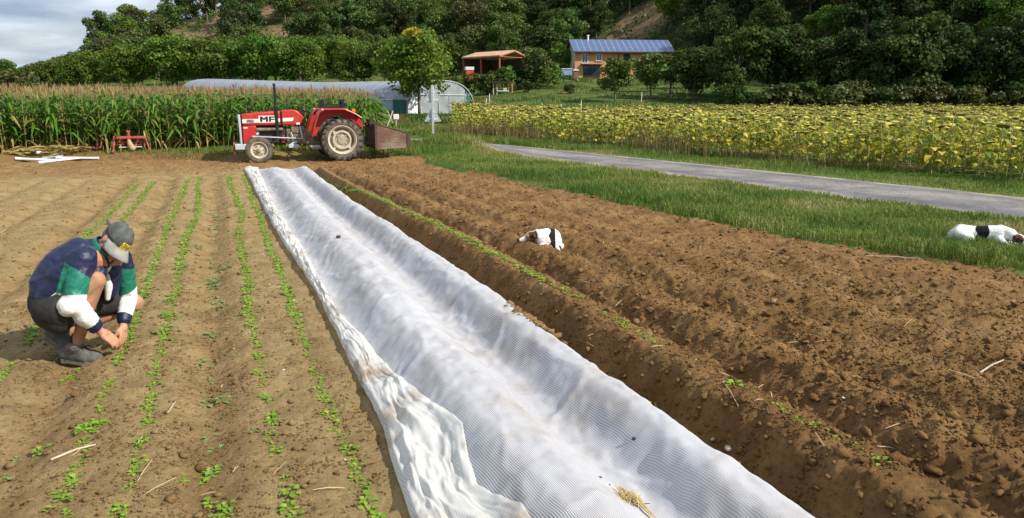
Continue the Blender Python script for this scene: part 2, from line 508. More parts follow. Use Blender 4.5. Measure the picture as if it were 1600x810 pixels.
n1 = noise(nt, 3.2, 8, rough=0.62); n2 = noise(nt, 38, 6, rough=0.7)
dry_c = ramp(nt, n1, [(0.28, (0.235, 0.160, 0.070)), (0.5, (0.335, 0.236, 0.108)), (0.72, (0.42, 0.308, 0.15))])
wet_c = ramp(nt, n1, [(0.28, (0.145, 0.078, 0.029)), (0.5, (0.245, 0.136, 0.053)), (0.75, (0.36, 0.212, 0.09))])
c = mixc(nt, attr(nt, 'moist_shade'), dry_c, wet_c)
sp = ramp(nt, n2, [(0.3, (0.62, 0.58, 0.54)), (0.5, (0.97, 0.97, 0.97)), (0.74, (1.22, 1.2, 1.15))])
c = mixc(nt, 0.85, c, sp, 'MULTIPLY')
c = mixc(nt, 0.8, c, ramp(nt, noise(nt, 110, 3, rough=0.6), [(0.30, (0.55, 0.5, 0.46)), (0.40, (1, 1, 1)), (0.68, (1, 1, 1)), (0.78, (1.4, 1.38, 1.3))]), 'MULTIPLY')  # dark flecks paint the small shadows of crumbs into the soil colour
nt.links.new(c, b.inputs['Base Color'])
bp = nt.nodes.new('ShaderNodeBump'); bp.inputs['Strength'].default_value = 1.0; bp.inputs['Distance'].default_value = 0.02
nt.links.new(noise(nt, 60, 8, rough=0.75), bp.inputs['Height']); nt.links.new(bp.outputs[0], b.inputs['Normal'])
SOIL = m
o = link('field_soil', np_mesh('field_soil', np.stack([X, Y, Z], -1).reshape(-1, 3), Qd, [m], attrs={'moist_shade': ('POINT', moist_shade.ravel())}, smooth=True))
tag(o, 'brown tilled soil with raised planting ridges and furrows', None, kind='structure')
print('soil', nx * ny)

# clods and crumbs lying loose on the soil
def icosa():
    t = (1 + 5 ** 0.5) / 2
    v = np.array([(-1, t, 0), (1, t, 0), (-1, -t, 0), (1, -t, 0), (0, -1, t), (0, 1, t), (0, -1, -t), (0, 1, -t), (t, 0, -1), (t, 0, 1), (-t, 0, -1), (-t, 0, 1)]) / math.sqrt(1 + t * t)
    f = np.array([(0, 11, 5), (0, 5, 1), (0, 1, 7), (0, 7, 10), (0, 10, 11), (1, 5, 9), (5, 11, 4), (11, 10, 2), (10, 7, 6), (7, 1, 8), (3, 9, 4), (3, 4, 2), (3, 2, 6), (3, 6, 8), (3, 8, 9), (4, 9, 5), (2, 4, 11), (6, 2, 10), (8, 6, 7), (9, 8, 1)])
    return v, f
IV, IF = icosa()
OV = np.array([(1, 0, 0), (-1, 0, 0), (0, 1, 0), (0, -1, 0), (0, 0, 1), (0, 0, -1)], dtype=float)
OF = np.array([(0, 2, 4), (2, 1, 4), (1, 3, 4), (3, 0, 4), (2, 0, 5), (1, 2, 5), (3, 1, 5), (0, 3, 5)])
def scatter_lumps(px, py, pz, size, r, coarse=False):
    n = len(px)
    ang = r.uniform(0, 2 * np.pi, n)
    IV_, IF_ = (OV, OF) if coarse else (IV, IF)
    V = np.repeat(IV_[None], n, 0) * r.uniform(0.45, 1.45, (n, len(IV_), 1))
    if coarse: V = V + r.uniform(-.35, .35, V.shape)
    V = V * (size[:, None, None] * np.stack([r.uniform(.8, 1.4, n), r.uniform(.7, 1.1, n), r.uniform(.5, .9, n)], -1)[:, None, :])
    ca, sa = np.cos(ang)[:, None], np.sin(ang)[:, None]
    x = V[..., 0] * ca - V[..., 1] * sa; y = V[..., 0] * sa + V[..., 1] * ca
    V = np.stack([x + px[:, None], y + py[:, None], V[..., 2] + pz[:, None]], -1)
    F = (IF_[None] + len(IV_) * np.arange(n)[:, None, None]).reshape(-1, 3)
    return V.reshape(-1, 3), F
n = 64000
cy_ = 1.4 * (22.6 / 1.4) ** rng.uniform(0, 1, n); cx_ = rng.uniform(1.98, 9, n)
lf = rng.uniform(0, 1, n) < 0.34
cx_[lf] = rng.uniform(-4, 0.5, lf.sum())
hd = rng.uniform(0, 1, n) < 0.05
cy_[hd] = rng.uniform(18.6, 22.6, hd.sum()); cx_[hd] = rng.uniform(-10, 5, hd.sum())
k = (field_in(cx_, cy_) > 0.02) & ~((cx_ > 0.45) & (cx_ < 1.98) & (cy_ < 19))
k &= ~((np.abs(cx_ - bend(cx_, cy_) - 2.36) < 0.07) & (rng.uniform(0, 1, n) < 0.8))
cx_, cy_, lf = cx_[k], cy_[k], lf[k]
sz = 0.0045 + 0.0085 * rng.gamma(0.9, 0.65, len(cx_)); sz = np.minimum(sz, 0.034); sz[lf] *= 0.75
big = sz > 0.014
zz = soil_z(cx_, cy_) + sz * 0.3
mo = np.where(cx_ > 1.6, rng.uniform(.75, 1.15, len(cx_)), rng.uniform(0, 1, len(cx_)))  # left crumbs darkened at random: damp earth plus painted crumb shadow
Va, Fa = scatter_lumps(cx_[big], cy_[big], zz[big], sz[big], rng)
Vb, Fb = scatter_lumps(cx_[~big], cy_[~big], zz[~big], sz[~big], rng, True)
V = np.concatenate([Va, Vb]); F = np.concatenate([Fa, Fb + len(Va)])
mo = np.concatenate([np.repeat(mo[big], 12), np.repeat(mo[~big], 6)])
# finest crumbs close by, lying in drifts
nn = 60000
ky = 1.9 * (7.0 / 1.9) ** rng.uniform(0, 1, nn); kx = np.where(rng.uniform(0, 1, nn) < .5, rng.uniform(-1.9, .62, nn), rng.uniform(1.98, 5.4, nn))
kk = (vnoise(kx * 6, ky * 6, 201) + .6 * vnoise(kx * 17, ky * 17, 202) + .35 * (kx > 1.9) > .12) & (kx > ky * -.36 - .2) & (kx < 1.1 * ky + 1.6)
kx, ky = kx[kk], ky[kk]
ks = rng.uniform(.0028, .0075, len(kx)) * np.where(kx > 1.9, 1.25, 1.0)
Vc, Fc = scatter_lumps(kx, ky, soil_z(kx, ky) + ks * .4, ks, rng, True)
F = np.concatenate([F, Fc + len(V)]); V = np.concatenate([V, Vc])
mo = np.concatenate([mo, np.repeat(np.where(kx > 1.9, rng.uniform(.7, 1.2, len(kx)), rng.uniform(.3, 1.1, len(kx))), 6)])  # near left crumbs darkened likewise, damp and painted shadow together
print('clods', big.sum(), (~big).sum(), len(kx))
o = link('soil_clods', np_mesh('soil_clods', V, F, [SOIL], attrs={'moist_shade': ('POINT', mo)}, smooth=False))
tag(o, 'loose crumbly earth clods covering the ploughed ground', 'soil clods', kind='stuff')

# ------------------------------------------------------------------ road
m, nt, b = nodes_of('old_asphalt')
b.inputs['Roughness'].default_value = 0.9; b.inputs['Specular IOR Level'].default_value = 0.25
sp = ramp(nt, noise(nt, 55, 4, rough=0.8), [(0.3, (0.12, 0.115, 0.12)), (0.5, (0.25, 0.235, 0.225)), (0.7, (0.42, 0.39, 0.36))])
band = attr(nt, 'lane')
c = mixc(nt, band, (0.17, 0.165, 0.175), sp)
patch = ramp(nt, noise(nt, 0.8, 6), [(0.4, (0.72, 0.71, 0.73)), (0.6, (1.1, 1.06, 1.0))])
c = mixc(nt, 1.0, c, patch, 'MULTIPLY')
crk = ramp(nt, noise(nt, 2.2, 12, rough=.75), [(0.47, (1, 1, 1)), (0.495, (.55, .54, .54)), (0.505, (.55, .54, .54)), (0.53, (1, 1, 1))])
c = mixc(nt, .75, c, crk, 'MULTIPLY')
c = mixc(nt, attr(nt, 'edge'), c, (0.42, 0.34, 0.24))
nt.links.new(c, b.inputs['Base Color'])
bp = nt.nodes.new('ShaderNodeBump'); bp.inputs['Strength'].default_value = 0.5; bp.inputs['Distance'].default_value = 0.01
nt.links.new(noise(nt, 70, 4), bp.inputs['Height']); nt.links.new(bp.outputs[0], b.inputs['Normal'])
ry = np.arange(-8, 30, 0.25); ru = np.linspace(-1.46, 1.34, 29)
rc = np.interp(ry, [p[1] for p in ROAD], [p[0] for p in ROAD])
kern = np.ones(9) / 9; rc = np.convolve(np.pad(rc, 4, mode='edge'), kern, 'valid')
X = rc[:, None] + ru[None] * (1 + 0.04 * fbm(ry * 0.8, ry * 0, 2, 61))[:, None]; Y = np.repeat(ry[:, None], len(ru), 1)
Z = terrain(X, Y) + 0.012 + 0.02 * (1 - (ru[None] / 1.3) ** 2)
idx = np.arange(X.size).reshape(X.shape)
Qd = np.stack([idx[:-1, :-1], idx[:-1, 1:], idx[1:, 1:], idx[1:, :-1]], -1).reshape(-1, 4)
uu = np.abs(ru)[None] + 0 * X
lane = 1 - np.clip(1.0 + .5 * fbm(X * 1.5, Y * .4, 3, 63), 0, 1) * np.exp(-((uu - 0.78) / 0.24) ** 2)
edge = sst(1.08, 1.36, uu + 0.3 * fbm(X * 2.2, Y * 2.2, 4, 62))
o = link('road', np_mesh('road', np.stack([X, Y, Z], -1).reshape(-1, 3), Qd, [m], attrs={'lane': ('POINT', lane.ravel()), 'edge': ('POINT', edge.ravel())}, smooth=True))
tag(o, 'narrow weathered grey asphalt lane with smooth wheel tracks', None, kind='structure')

# ------------------------------------------------------------------ plants: merged helpers
def place_all(variants, which, P, rot, sc):
    """merge many copies of triangle variants (V, T, midx, tint) into arrays"""
    Vs, Ts, Ms, Cs = [], [], [], []; base = 0
    for k, (V, T, M, C) in enumerate(variants):
        s = np.where(which == k)[0]
        if len(s) == 0: continue
        c, sn = np.cos(rot[s])[:, None], np.sin(rot[s])[:, None]
        A = V[None] * sc[s][:, None, None]
        x = A[..., 0] * c - A[..., 1] * sn + P[s, 0][:, None]; y = A[..., 0] * sn + A[..., 1] * c + P[s, 1][:, None]
        z = A[..., 2] + P[s, 2][:, None]
        Vs.append(np.stack([x, y, z], -1).reshape(-1, 3))
        Ts.append((T[None] + len(V) * np.arange(len(s))[:, None, None]).reshape(-1, 3) + base)
        Ms.append(np.tile(M, len(s)))
        Cs.append(np.clip(np.tile(C, len(s)) + np.repeat(rng.normal(0, 0.08, len(s)), len(C)), 0, 1))
        base += len(V) * len(s)
    return np.concatenate(Vs), np.concatenate(Ts), np.concatenate(Ms), np.concatenate(Cs)
class TB:
    """triangle variant builder with a tint per face"""
    def __init__(s): s.v, s.t, s.m, s.c = [], [], [], []
    def strip(s, pts, ws, side, m, c):
        """ribbon along pts, width ws, side vector(s)"""
        b = len(s.v); n = len(pts)
        for i, p in enumerate(pts):
            sd = side[i] if isinstance(side, list) else side
            s.v += [np.asarray(p) - sd * ws[i] / 2, np.asarray(p) + sd * ws[i] / 2]
        for i in range(n - 1):
            a = b + 2 * i
            s.t += [(a, a + 1, a + 3), (a, a + 3, a + 2)]; s.m += [m, m]; s.c += [c, c]
    def tube(s, pts, rs, n, m, c):
        b = len(s.v)
        for p, r_ in zip(pts, rs):
            for k in range(n):
                t = 2 * math.pi * k / n
                s.v.append(np.asarray(p) + r_ * np.array([math.cos(t), math.sin(t), 0]))
        for i in range(len(pts) - 1):
            for k in range(n):
                a, d = b + i * n + k, b + i * n + (k + 1) % n
                s.t += [(a, d, d + n), (a, d + n, a + n)]; s.m += [m, m]; s.c += [c, c]
    def leaf(s, base, dirv, length, width, droop, m, c, fold=0.12, stem=0.0):
        """rounded leaf of 3 stations with a fold along the midrib"""
        d = np.asarray(dirv) / np.linalg.norm(dirv)
        sd = np.cross(d, (0, 0, 1.0)); sd = sd / (np.linalg.norm(sd) + 1e-9)
        up = np.cross(sd, d)
        b = len(s.v); base = np.asarray(base, dtype=float)
        st = [(0.0 + stem, 0.18), (0.35, 1.0), (0.7, 0.75), (1.0, 0.05)]
        for u, w in st:
            p = base + d * length * u - np.array([0, 0, 1]) * droop * length * u * u
            s.v += [p - sd * w * width / 2 + up * fold * width * w, p, p + sd * w * width / 2 + up * fold * width * w]
        for i in range(3):
            a = b + 3 * i
            s.t += [(a, a + 1, a + 4), (a, a + 4, a + 3), (a + 1, a + 2, a + 5), (a + 1, a + 5, a + 4)]
            s.m += [m] * 4; s.c += [c] * 4
    def done(s): return np.array(s.v), np.array(s.t), np.array(s.m), np.array(s.c, dtype=float)
def var_mesh(name, var, mats):
    return np_mesh(name, var[0], var[1], mats, var[2], {'tint': ('FACE', var[3])})

# grass blades
def blades(px, py, pz, h, w, r, lean=0.45):
    n = len(px)
    a = r.uniform(0, 2 * np.pi, n); l = np.abs(r.normal(0, lean, n)) * h; b2 = r.uniform(0, 2 * np.pi, n)
    sx, sy = np.cos(a) * w / 2, np.sin(a) * w / 2
    dx, dy = np.cos(b2) * l, np.sin(b2) * l
    z0 = pz - 0.02
    V = np.stack([np.stack([px - sx, py - sy, z0], -1), np.stack([px + sx, py + sy, z0], -1),
                  np.stack([px + dx * .3 - sx * .8, py + dy * .3 - sy * .8, pz + h * .6], -1), np.stack([px + dx * .3 + sx * .8, py + dy * .3 + sy * .8, pz + h * .6], -1),
                  np.stack([px + dx, py + dy, pz + h * (1 - 0.25 * np.minimum(1, l / h))], -1)], 1)
    T = np.array([(0, 1, 3), (0, 3, 2), (2, 3, 4)])[None] + 5 * np.arange(n)[:, None, None]
    return V.reshape(-1, 3), T.reshape(-1, 3)
def sun_front(y): return np.interp(y, [-5, 5, 9.9, 22, 33, 42, 60], [15.6, 15.1, 14.7, 13.3, 10.6, 9.6, 12])
grass_green = leafmat('grass_blade', (0.065, 0.14, 0.016), (0.25, 0.275, 0.055), trans=0.3, c3=(0.44, 0.35, 0.17))
grass_dry = leafmat('dry_weed', (0.13, 0.10, 0.04), (0.25, 0.18, 0.07), trans=0.25, c3=(0.16, 0.2, 0.05))
def grass_zone(name, label, n, box, cond, hfun, w, mt, yw=None, tintfun=None, lean=0.45):
    x = rng.uniform(box[0], box[1], n)
    u = rng.uniform(0, 1, n)
    y = box[2] * (box[3] / box[2]) ** u if yw else rng.uniform(box[2], box[3], n)
    k = cond(x, y); x, y = x[k], y[k]
    h = hfun(x, y) * rng.uniform(0.55, 1.25, len(x))
    k = h > 0.02; x, y, h = x[k], y[k], h[k]
    V, T = blades(x, y, ground_z(x, y), h, w * rng.uniform(0.7, 1.4, len(x)), rng, lean)
    ti = np.clip((tintfun(x, y) if tintfun else 0.4 + 0.35 * fbm(x * 0.9, y * 0.9, 3, 71)) + rng.normal(0, 0.18, len(x)), 0, 1)
    o = link(name, np_mesh(name, V, T, [mt], attrs={'tint': ('FACE', np.repeat(ti, 3))}))
    tag(o, label, 'grass', kind='stuff')
    return o
cx = lambda y: np.interp(y, [p[1] for p in ROAD], [p[0] for p in ROAD])
def vh(x, y):
    fe = -field_in(x, y)
    tall = np.exp(-((fe - 0.35) / 0.4) ** 2) * sst(-0.35, 0.5, fbm(x * 0.7, y * 0.7, 3, 73))
    return 0.045 + 0.09 * sst(-0.45, 0.5, fbm(x * 1.3, y * 1.3, 4, 72)) * (0.4 + 0.6 * sst(1.2, 1.9, road_d(x, y))) + 0.19 * tall + 0.22 * np.exp(-((x - 7.2) ** 2 / 1.6 + (y - 23.4) ** 2 / 3.2))
def vt(x, y):
    fe = -field_in(x, y)
    return 0.32 + 0.75 * fbm(x * 0.8, y * 0.8, 4, 74) + 0.28 * sst(1.0, 2.4, fe) + 0.3 * (1 - sst(1.25, 1.6, road_d(x, y)))
grass_zone('verge_grass', 'green grass verge between the ploughed soil and the lane', 190000, (4.4, 12.5, 2.2, 26.5),
           lambda x, y: (field_in(x, y) < 0.06) & (x < cx(y)) & (road_d(x, y) > 1.33 + .12 * fbm(x * 2, y * 2, 3, 70)), vh, 0.009, grass_green, True, vt, lean=0.8)
grass_zone('roadside_grass', 'bluish green grass strip between the lane and the sunflowers', 90000, (8.5, 17, 4, 33),
           lambda x, y: (x > cx(y)) & (road_d(x, y) > 1.22) & (x < sun_front(y) + 0.6),
           lambda x, y: 0.05 + 0.13 * sst(-0.3, 0.5, fbm(x * 0.8, y * 0.8, 3, 75)) * sst(1.3, 2.2, road_d(x, y)), 0.011, grass_green, True,
           lambda x, y: 0.35 + 0.4 * fbm(x, y, 3, 76) + 0.5 * (1 - sst(1.3, 1.8, road_d(x, y))))
grass_zone('headland_grass', 'patchy grass along the foot of the maize', 30000, (-9, 5.6, 22.6, 26),
           lambda x, y: fbm(x * 0.6, y * 0.6 + 3, 3, 77) + 0.25 * sst(-2, 1.5, x) > 0.02, lambda x, y: 0.05 + 0.1 * sst(-3, 1, x), 0.012, grass_green)
grass_zone('rank_grass', 'tall rank grass and weeds behind the rusty box', 60000, (4.2, 14, 22.3, 50),
           lambda x, y: (road_d(x, y) > 1.3) & (x < sun_front(y) + 0.5),
           lambda x, y: (0.12 + 0.3 * sst(-0.4, 0.6, fbm(x * 0.7, y * 0.7, 3, 78))) * (0.55 + 0.5 * sst(24, 30, y)), 0.022, grass_green, False,
           lambda x, y: 0.45 + 0.5 * fbm(x * 0.35, y * 0.35, 3, 79))
grass_zone('dry_weeds', 'reddish brown dried weeds along the edge of the sunflowers', 26000, (9.5, 16, 13, 44),
           lambda x, y: (np.abs(x - sun_front(y) + 0.7) < 0.95) & (rng.uniform(0, 1, len(x)) < 0.06 + 0.9 * sst(15, 22, y) * sst(-.3, .35, fbm(x * .5, y * .35, 3, 84))),
           lambda x, y: 0.45 + 0.4 * sst(-0.4, 0.4, fbm(x * 0.6, y * 0.6, 3, 80)), 0.016, grass_dry, False,
           lambda x, y: 0.4 + 0.6 * fbm(x * 0.7, y * 0.7, 3, 81), lean=0.28)
def meadow_pts(n):
    F = rng.uniform(50, 136, n); Rr = rng.uniform(-14, 40, n)
    return XY(F, Rr)
x, y = meadow_pts(32000)
h = (0.12 + 0.28 * sst(-0.2, 0.5, fbm(x / 5, y / 5, 3, 82))) * rng.uniform(0.5, 1.2, len(x))
meadow_grass = leafmat('meadow_grass', (0.03, 0.07, 0.010), (0.10, 0.125, 0.026), trans=.25, c3=(0.22, 0.17, 0.08))
V, T = blades(x, y, ground_z(x, y), h, 0.09 * rng.uniform(0.5, 1.5, len(x)), rng)
o = link('meadow_tufts', np_mesh('meadow_tufts', V, T, [meadow_grass], attrs={'tint': ('FACE', np.repeat(np.clip(0.42 + 0.9 * fbm(x / 9, y / 4, 3, 83) + rng.normal(0, .15, len(x)), 0, 1), 3))}))
tag(o, 'long meadow grass on the slope below the house', 'grass', kind='stuff')

# ------------------------------------------------------------------ seedlings
seed_leaf = leafmat('seedling_leaf', (0.15, 0.30, 0.02), (0.33, 0.50, 0.05), trans=0.35, c3=(0.48, 0.58, 0.14))
pale_leaf = leafmat('weed_leaf', (0.14, 0.22, 0.05), (0.30, 0.38, 0.13), trans=0.3)
def rosette(r, nl, L, up):
    t = TB()
    for i in range(nl):
        a = 2.4 * i + r.uniform(-.4, .4); e = r.uniform(0.25, up)
        d = np.array([math.cos(a), math.sin(a), e])
        b0 = np.array([r.uniform(-.012, .012), r.uniform(-.02, .02), 0])
        ln = L * r.uniform(0.55, 1.15)
        tip = b0 + d / np.linalg.norm(d) * ln * 0.55
        t.strip([b0, tip], [0.003, 0.003], np.array([-math.sin(a), math.cos(a), 0]), 0, 0.5)
        t.leaf(tip, d * np.array([1, 1, 0.5]), ln * 0.75, ln * 0.55, 0.3, 0, r.uniform(0.1, 0.9))
    return t.done()
rr = np.random.default_rng(3)
SV = [rosette(rr, nl, L, u) for nl, L, u in ((7, .046, 1.5), (9, .052, 1.2), (6, .04, 1.6), (11, .056, 1.1), (8, .048, 1.3))]
WV = [rosette(rr, nl, L, .7) for nl, L in ((6, .042), (8, .05), (10, .06))]
smesh = [var_mesh('seedling', v, [seed_leaf]) for v in SV]
wmesh = [var_mesh('weed', v, [pale_leaf]) for v in WV]
ROWS = [  # x, y0, y1, step, fill near, fill far, label, group
    (0.45, 2.3, 17.9, 0.062, 0.82, 0.97, 'bright green seedling in the row nearest to the white net', 'seedlings in the row beside the net'),
    (0.14, 2.3, 17.6, 0.062, 0.76, 0.97, 'bright green seedling in the second row left of the white net', 'seedlings in the second row from the net'),
    (-0.46, 2.6, 17.6, 0.062, 0.72, 0.97, "bright green seedling in the row right of the crouching man's hands", 'seedlings in the row right of the man'),
    (-0.70, 2.9, 17.2, 0.062, 0.70, 0.95, 'bright green seedling in the row the crouching man is weeding', 'seedlings in the row under the hands of the man'),
    (-1.33, 3.6, 16.8, 0.06, 1.1, 0.92, 'bright green seedling in the row passing behind the crouching man', 'seedlings in the row behind the man'),
    (-1.60, 7.6, 16.8, 0.08, 0.8, 0.9, 'bright green seedling in the leftmost of the full rows', 'seedlings in the leftmost full row'),
    (2.36, 2.0, 17.6, 0.06, 0.55, 0.95, 'pale green seedling on the narrow ridge right of the white net', 'seedlings on the ridge right of the net'),
]
recs = []
for x0, y0, y1, st, f0, f1, lab, grp in ROWS:
    yv = np.arange(y0, y1, st); gapn = vnoise(yv * 1.3, yv * 0 + x0 * 9, 101)
    for i, yy in enumerate(yv):
        fill = f0 + (f1 - f0) * float(sst(3.5, 7.5, yy))
        if (gapn[i] + 1) / 2 * 0.6 + 0.4 * rng.random() > fill: continue
        if x0 == -0.70 and 4.75 < yy < 5.0: continue
        if x0 == -1.33 and 5.35 < yy < 5.6: continue
        xx = x0 + 0.022 * vnoise(yy * 0.7, x0, 102) + rng.normal(0, 0.012)
        xx += float(bend(xx, yy)) + (0.09 * float(sst(9, 12, yy)) * (1 - float(sst(12, 16, yy))) if -0.5 < x0 < 0.2 else 0)
        recs.append((yy, xx, lab, grp, 's'))
for x0, dens, lab, grp in ((-0.15, 5.5, 'small pale weed in the furrow left of the last two seedling rows', 'weeds in the furrow beside the last bed'),
                           (-1.0, 3.2, 'small pale weed in the furrow right of the rows behind the man', 'weeds in the furrow beside the man')):
    for yy in rng.uniform(2.6, 17.5, int(dens * 15)):
        if vnoise(yy * 1.1, x0 * 5, 103) < -0.25: continue
        recs.append((yy, x0 + rng.normal(0, 0.055), lab, grp, 'w'))
for (xc, yc, n, sp) in ((-0.17, 3.37, 7, .05), (-0.13, 3.03, 6, .045), (-0.97, 5.02, 6, .04), (-0.93, 3.9, 2, .03), (-0.69, 3.38, 4, .03), (-0.70, 4.02, 6, .03)):
    for _ in range(n):
        recs.append((yc + rng.normal(0, sp), xc + rng.normal(0, sp), 'leafy green weed in a tuft standing by itself on the near bed', 'lone weed tufts on the near beds', 's'))
for _ in range(70):
    yy = rng.uniform(3.5, 17)
    recs.append((yy, rng.uniform(-4.5, 0.3), 'tiny stray weed sprouting on the bare bed soil', 'stray weeds on the beds', 'w'))
recs.sort(key=lambda q: q[0])
def place_seed(lst):
    out = []
    for yy, xx, lab, grp, kd in lst:
        out.append((xx, yy, float(soil_z(np.array([xx]), np.array([yy]))[0]) - 0.004))
    return np.array(out)
P = place_seed(recs)
for i, (yy, xx, lab, grp, kd) in enumerate(recs[:300]):
    me = random.choice(smesh if kd == 's' else wmesh)
    o = link('seedling' if kd == 's' else 'weed', me)
    s_ = random.uniform(0.5, 0.92)
    o.location = P[i]; o.rotation_euler = (0, 0, random.uniform(0, 6.28)); o.scale = (s_, s_, s_)
    tag(o, lab, 'seedling' if kd == 's' else 'weed', grp)
rest = [r_ for r_ in recs[300:]]; PR_ = P[300:]
isS = np.array([r_[4] == 's' for r_ in rest])
Ps = PR_[isS]
V, T, M, C_ = place_all(SV, rng.integers(0, 5, len(Ps)), Ps, rng.uniform(0, 6.28, len(Ps)), rng.uniform(0.75, 1.2, len(Ps)))
tag(link('distant_seedlings', np_mesh('distant_seedlings', V, T, [seed_leaf], M, {'tint': ('FACE', C_)})), 'far ends of the green seedling rows running towards the tractor', 'seedlings', kind='stuff')
Pw = PR_[~isS]
V, T, M, C_ = place_all(WV, rng.integers(0, 3, len(Pw)), Pw, rng.uniform(0, 6.28, len(Pw)), rng.uniform(0.8, 1.3, len(Pw)))
tag(link('distant_weeds', np_mesh('distant_weeds', V, T, [pale_leaf], M, {'tint': ('FACE', C_)})), 'pale weeds scattered along the furrows farther off', 'weeds', kind='stuff')
# plants under the net
pu = []
for x0 in (1.08, 1.79):
    for yy in np.arange(1.6, 18, 0.1):
        if rng.random() < 0.7: pu.append((x0 + rng.normal(0, .03), yy, 0))
pu = np.array(pu); pu[:, 2] = soil_z(pu[:, 0], pu[:, 1]) - 0.005
V, T, M, C_ = place_all(SV, rng.integers(0, 5, len(pu)), pu, rng.uniform(0, 6.28, len(pu)), rng.uniform(0.45, .7, len(pu)))
tag(link('covered_seedlings', np_mesh('covered_seedlings', V, T, [seed_leaf], M, {'tint': ('FACE', C_)})), 'green seedlings showing faintly through the white net', 'seedlings', kind='stuff')

# ------------------------------------------------------------------ maize
corn_leaf = leafmat('maize_leaf', (0.055, 0.145, 0.014), (0.15, 0.27, 0.032), trans=0.3, rough=0.42)
corn_dry = leafmat('maize_dry_leaf', (0.24, 0.17, 0.05), (0.40, 0.31, 0.11), trans=0.25)
corn_tassel = leafmat('maize_tassel', (0.30, 0.19, 0.08), (0.42, 0.29, 0.13), trans=0.25)
def maize(r, full=True):
    t = TB(); H = r.uniform(1.50, 1.68)
    lean = np.array([r.normal(0, .03), r.normal(0, .03), 1.0])
    pt = lambda z: lean * z
    t.tube([pt(0), pt(H * .5), pt(H)], [0.016, 0.013, 0.006], 4, 0 if r.random() < .6 else 1, 0.7)
    a0 = r.uniform(0, 6.28)
    nl = 12 if full else 6
    for i in range(nl):
        u = (i + .5) / nl
        z = H * (0.14 + 0.84 * u) if full else H * (0.55 + 0.43 * u)
        a = a0 + math.pi * i + r.normal(0, .35)
        L = r.uniform(.55, .85) * (0.75 + 0.4 * math.sin(math.pi * min(1, u + .1)))
        dry = full and (u < 0.2 or r.random() < 0.05)
        e = r.uniform(.9, 1.6) if not dry else r.uniform(-.4, .5)
        d = np.array([math.cos(a), math.sin(a), 0]); sd = np.array([-math.sin(a), math.cos(a), 0])
        pts, ws, sds = [], [], []
        tw = r.uniform(-.5, .5)
        for j, q in enumerate((0, .25, .5, .75, 1.0)):
            hz = L * (q * .62 + .12 * q * q); vt_ = L * (e * .62 * q - (0.95 if not dry else .6) * q * q * r.uniform(.85, 1.15))
            pts.append(pt(z) + d * hz + np.array([0, 0, vt_])); ws.append((0.05, .085, .08, .055, .004)[j] * (1.0 if not dry else .7))
            sds.append(sd * math.cos(tw * q * 2) + np.array([0, 0, 1]) * math.sin(tw * q * 2))
        t.strip(pts, ws, sds, 1 if dry else 0, r.uniform(0.1, 0.9))
    for i in range(7):
        a = r.uniform(0, 6.28); q = r.uniform(.1, .45)
        d = np.array([math.cos(a) * q, math.sin(a) * q, 1]); d /= np.linalg.norm(d)
        L = r.uniform(.2, .33); b0 = pt(H - .03)
        t.strip([b0, b0 + d * L * .6, b0 + d * L + np.array([d[0], d[1], -.3]) * .05], [.012, .014, .006], np.array([-math.sin(a), math.cos(a), 0]), 2, r.uniform(0, 1))
    if full and r.random() < .7:
        z = H * r.uniform(.42, .52); a = a0 + r.uniform(0, 6)
        t.tube([pt(z), pt(z) + np.array([math.cos(a) * .05, math.sin(a) * .05, .1]), pt(z) + np.array([math.cos(a) * .08, math.sin(a) * .08, .22])], [.014, .028, .006], 5, 1, .2)
    return t.done()
MV = [maize(rr) for _ in range(8)]; MT = [maize(rr, False) for _ in range(6)]
mmats = [corn_leaf, corn_dry, corn_tassel]
mmesh = [var_mesh('maize_plant', v, mmats) for v in MV]
def corn_right(y): return 4.9 + 0.10 * (y - 24.5)
pts = []
for j in range(44):
    yy = 24.35 + 0.62 * j
    xl = -6.6 - 0.32 * (yy - 24); xr = corn_right(yy)
    for xx in np.arange(xl, xr, 0.155 if j < 5 else (0.2 if j < 15 else 0.3)):
        pts.append((xx + rng.normal(0, .03), yy + rng.normal(0, .05), j))
pts = np.array(pts)
ZC = ground_z(pts[:, 0], pts[:, 1]) - 0.01
FC, _ = FR(pts[:, 0], pts[:, 1])
P = np.stack([pts[:, 0], pts[:, 1], ZC], -1)
order = np.argsort(pts[:, 2], kind='stable'); first = order[:300]; others = order[300:]
for i in first:
    o = link('maize_plant', random.choice(mmesh))
    s_ = random.uniform(.92, 1.08)
    o.location = P[i]; o.rotation_euler = (0, 0, random.uniform(0, 6.28)); o.scale = (s_, s_, s_)
    tag(o, 'tall green maize plant with tan tassel in the front rows of the maize field', 'maize plant', 'maize plants in the front rows')
near = pts[others, 2] < 9
a1 = others[near]; a2 = others[~near]
d1 = place_all(MV, rng.integers(0, 8, len(a1)), P[a1], rng.uniform(0, 6.28, len(a1)), rng.uniform(.93, 1.08, len(a1)))
d2 = place_all(MT, rng.integers(0, 6, len(a2)), P[a2], rng.uniform(0, 6.28, len(a2)), rng.uniform(.97, 1.13, len(a2)))
V = np.concatenate([d1[0], d2[0]]); T = np.concatenate([d1[1], d2[1] + len(d1[0])])
tag(link('maize_field', np_mesh('maize_field', V, T, mmats, np.concatenate([d1[2], d2[2]]), {'tint': ('FACE', np.concatenate([d1[3], d2[3]]))})),
    'dense maize field with tan tassels behind its front rows', 'maize field', kind='stuff')
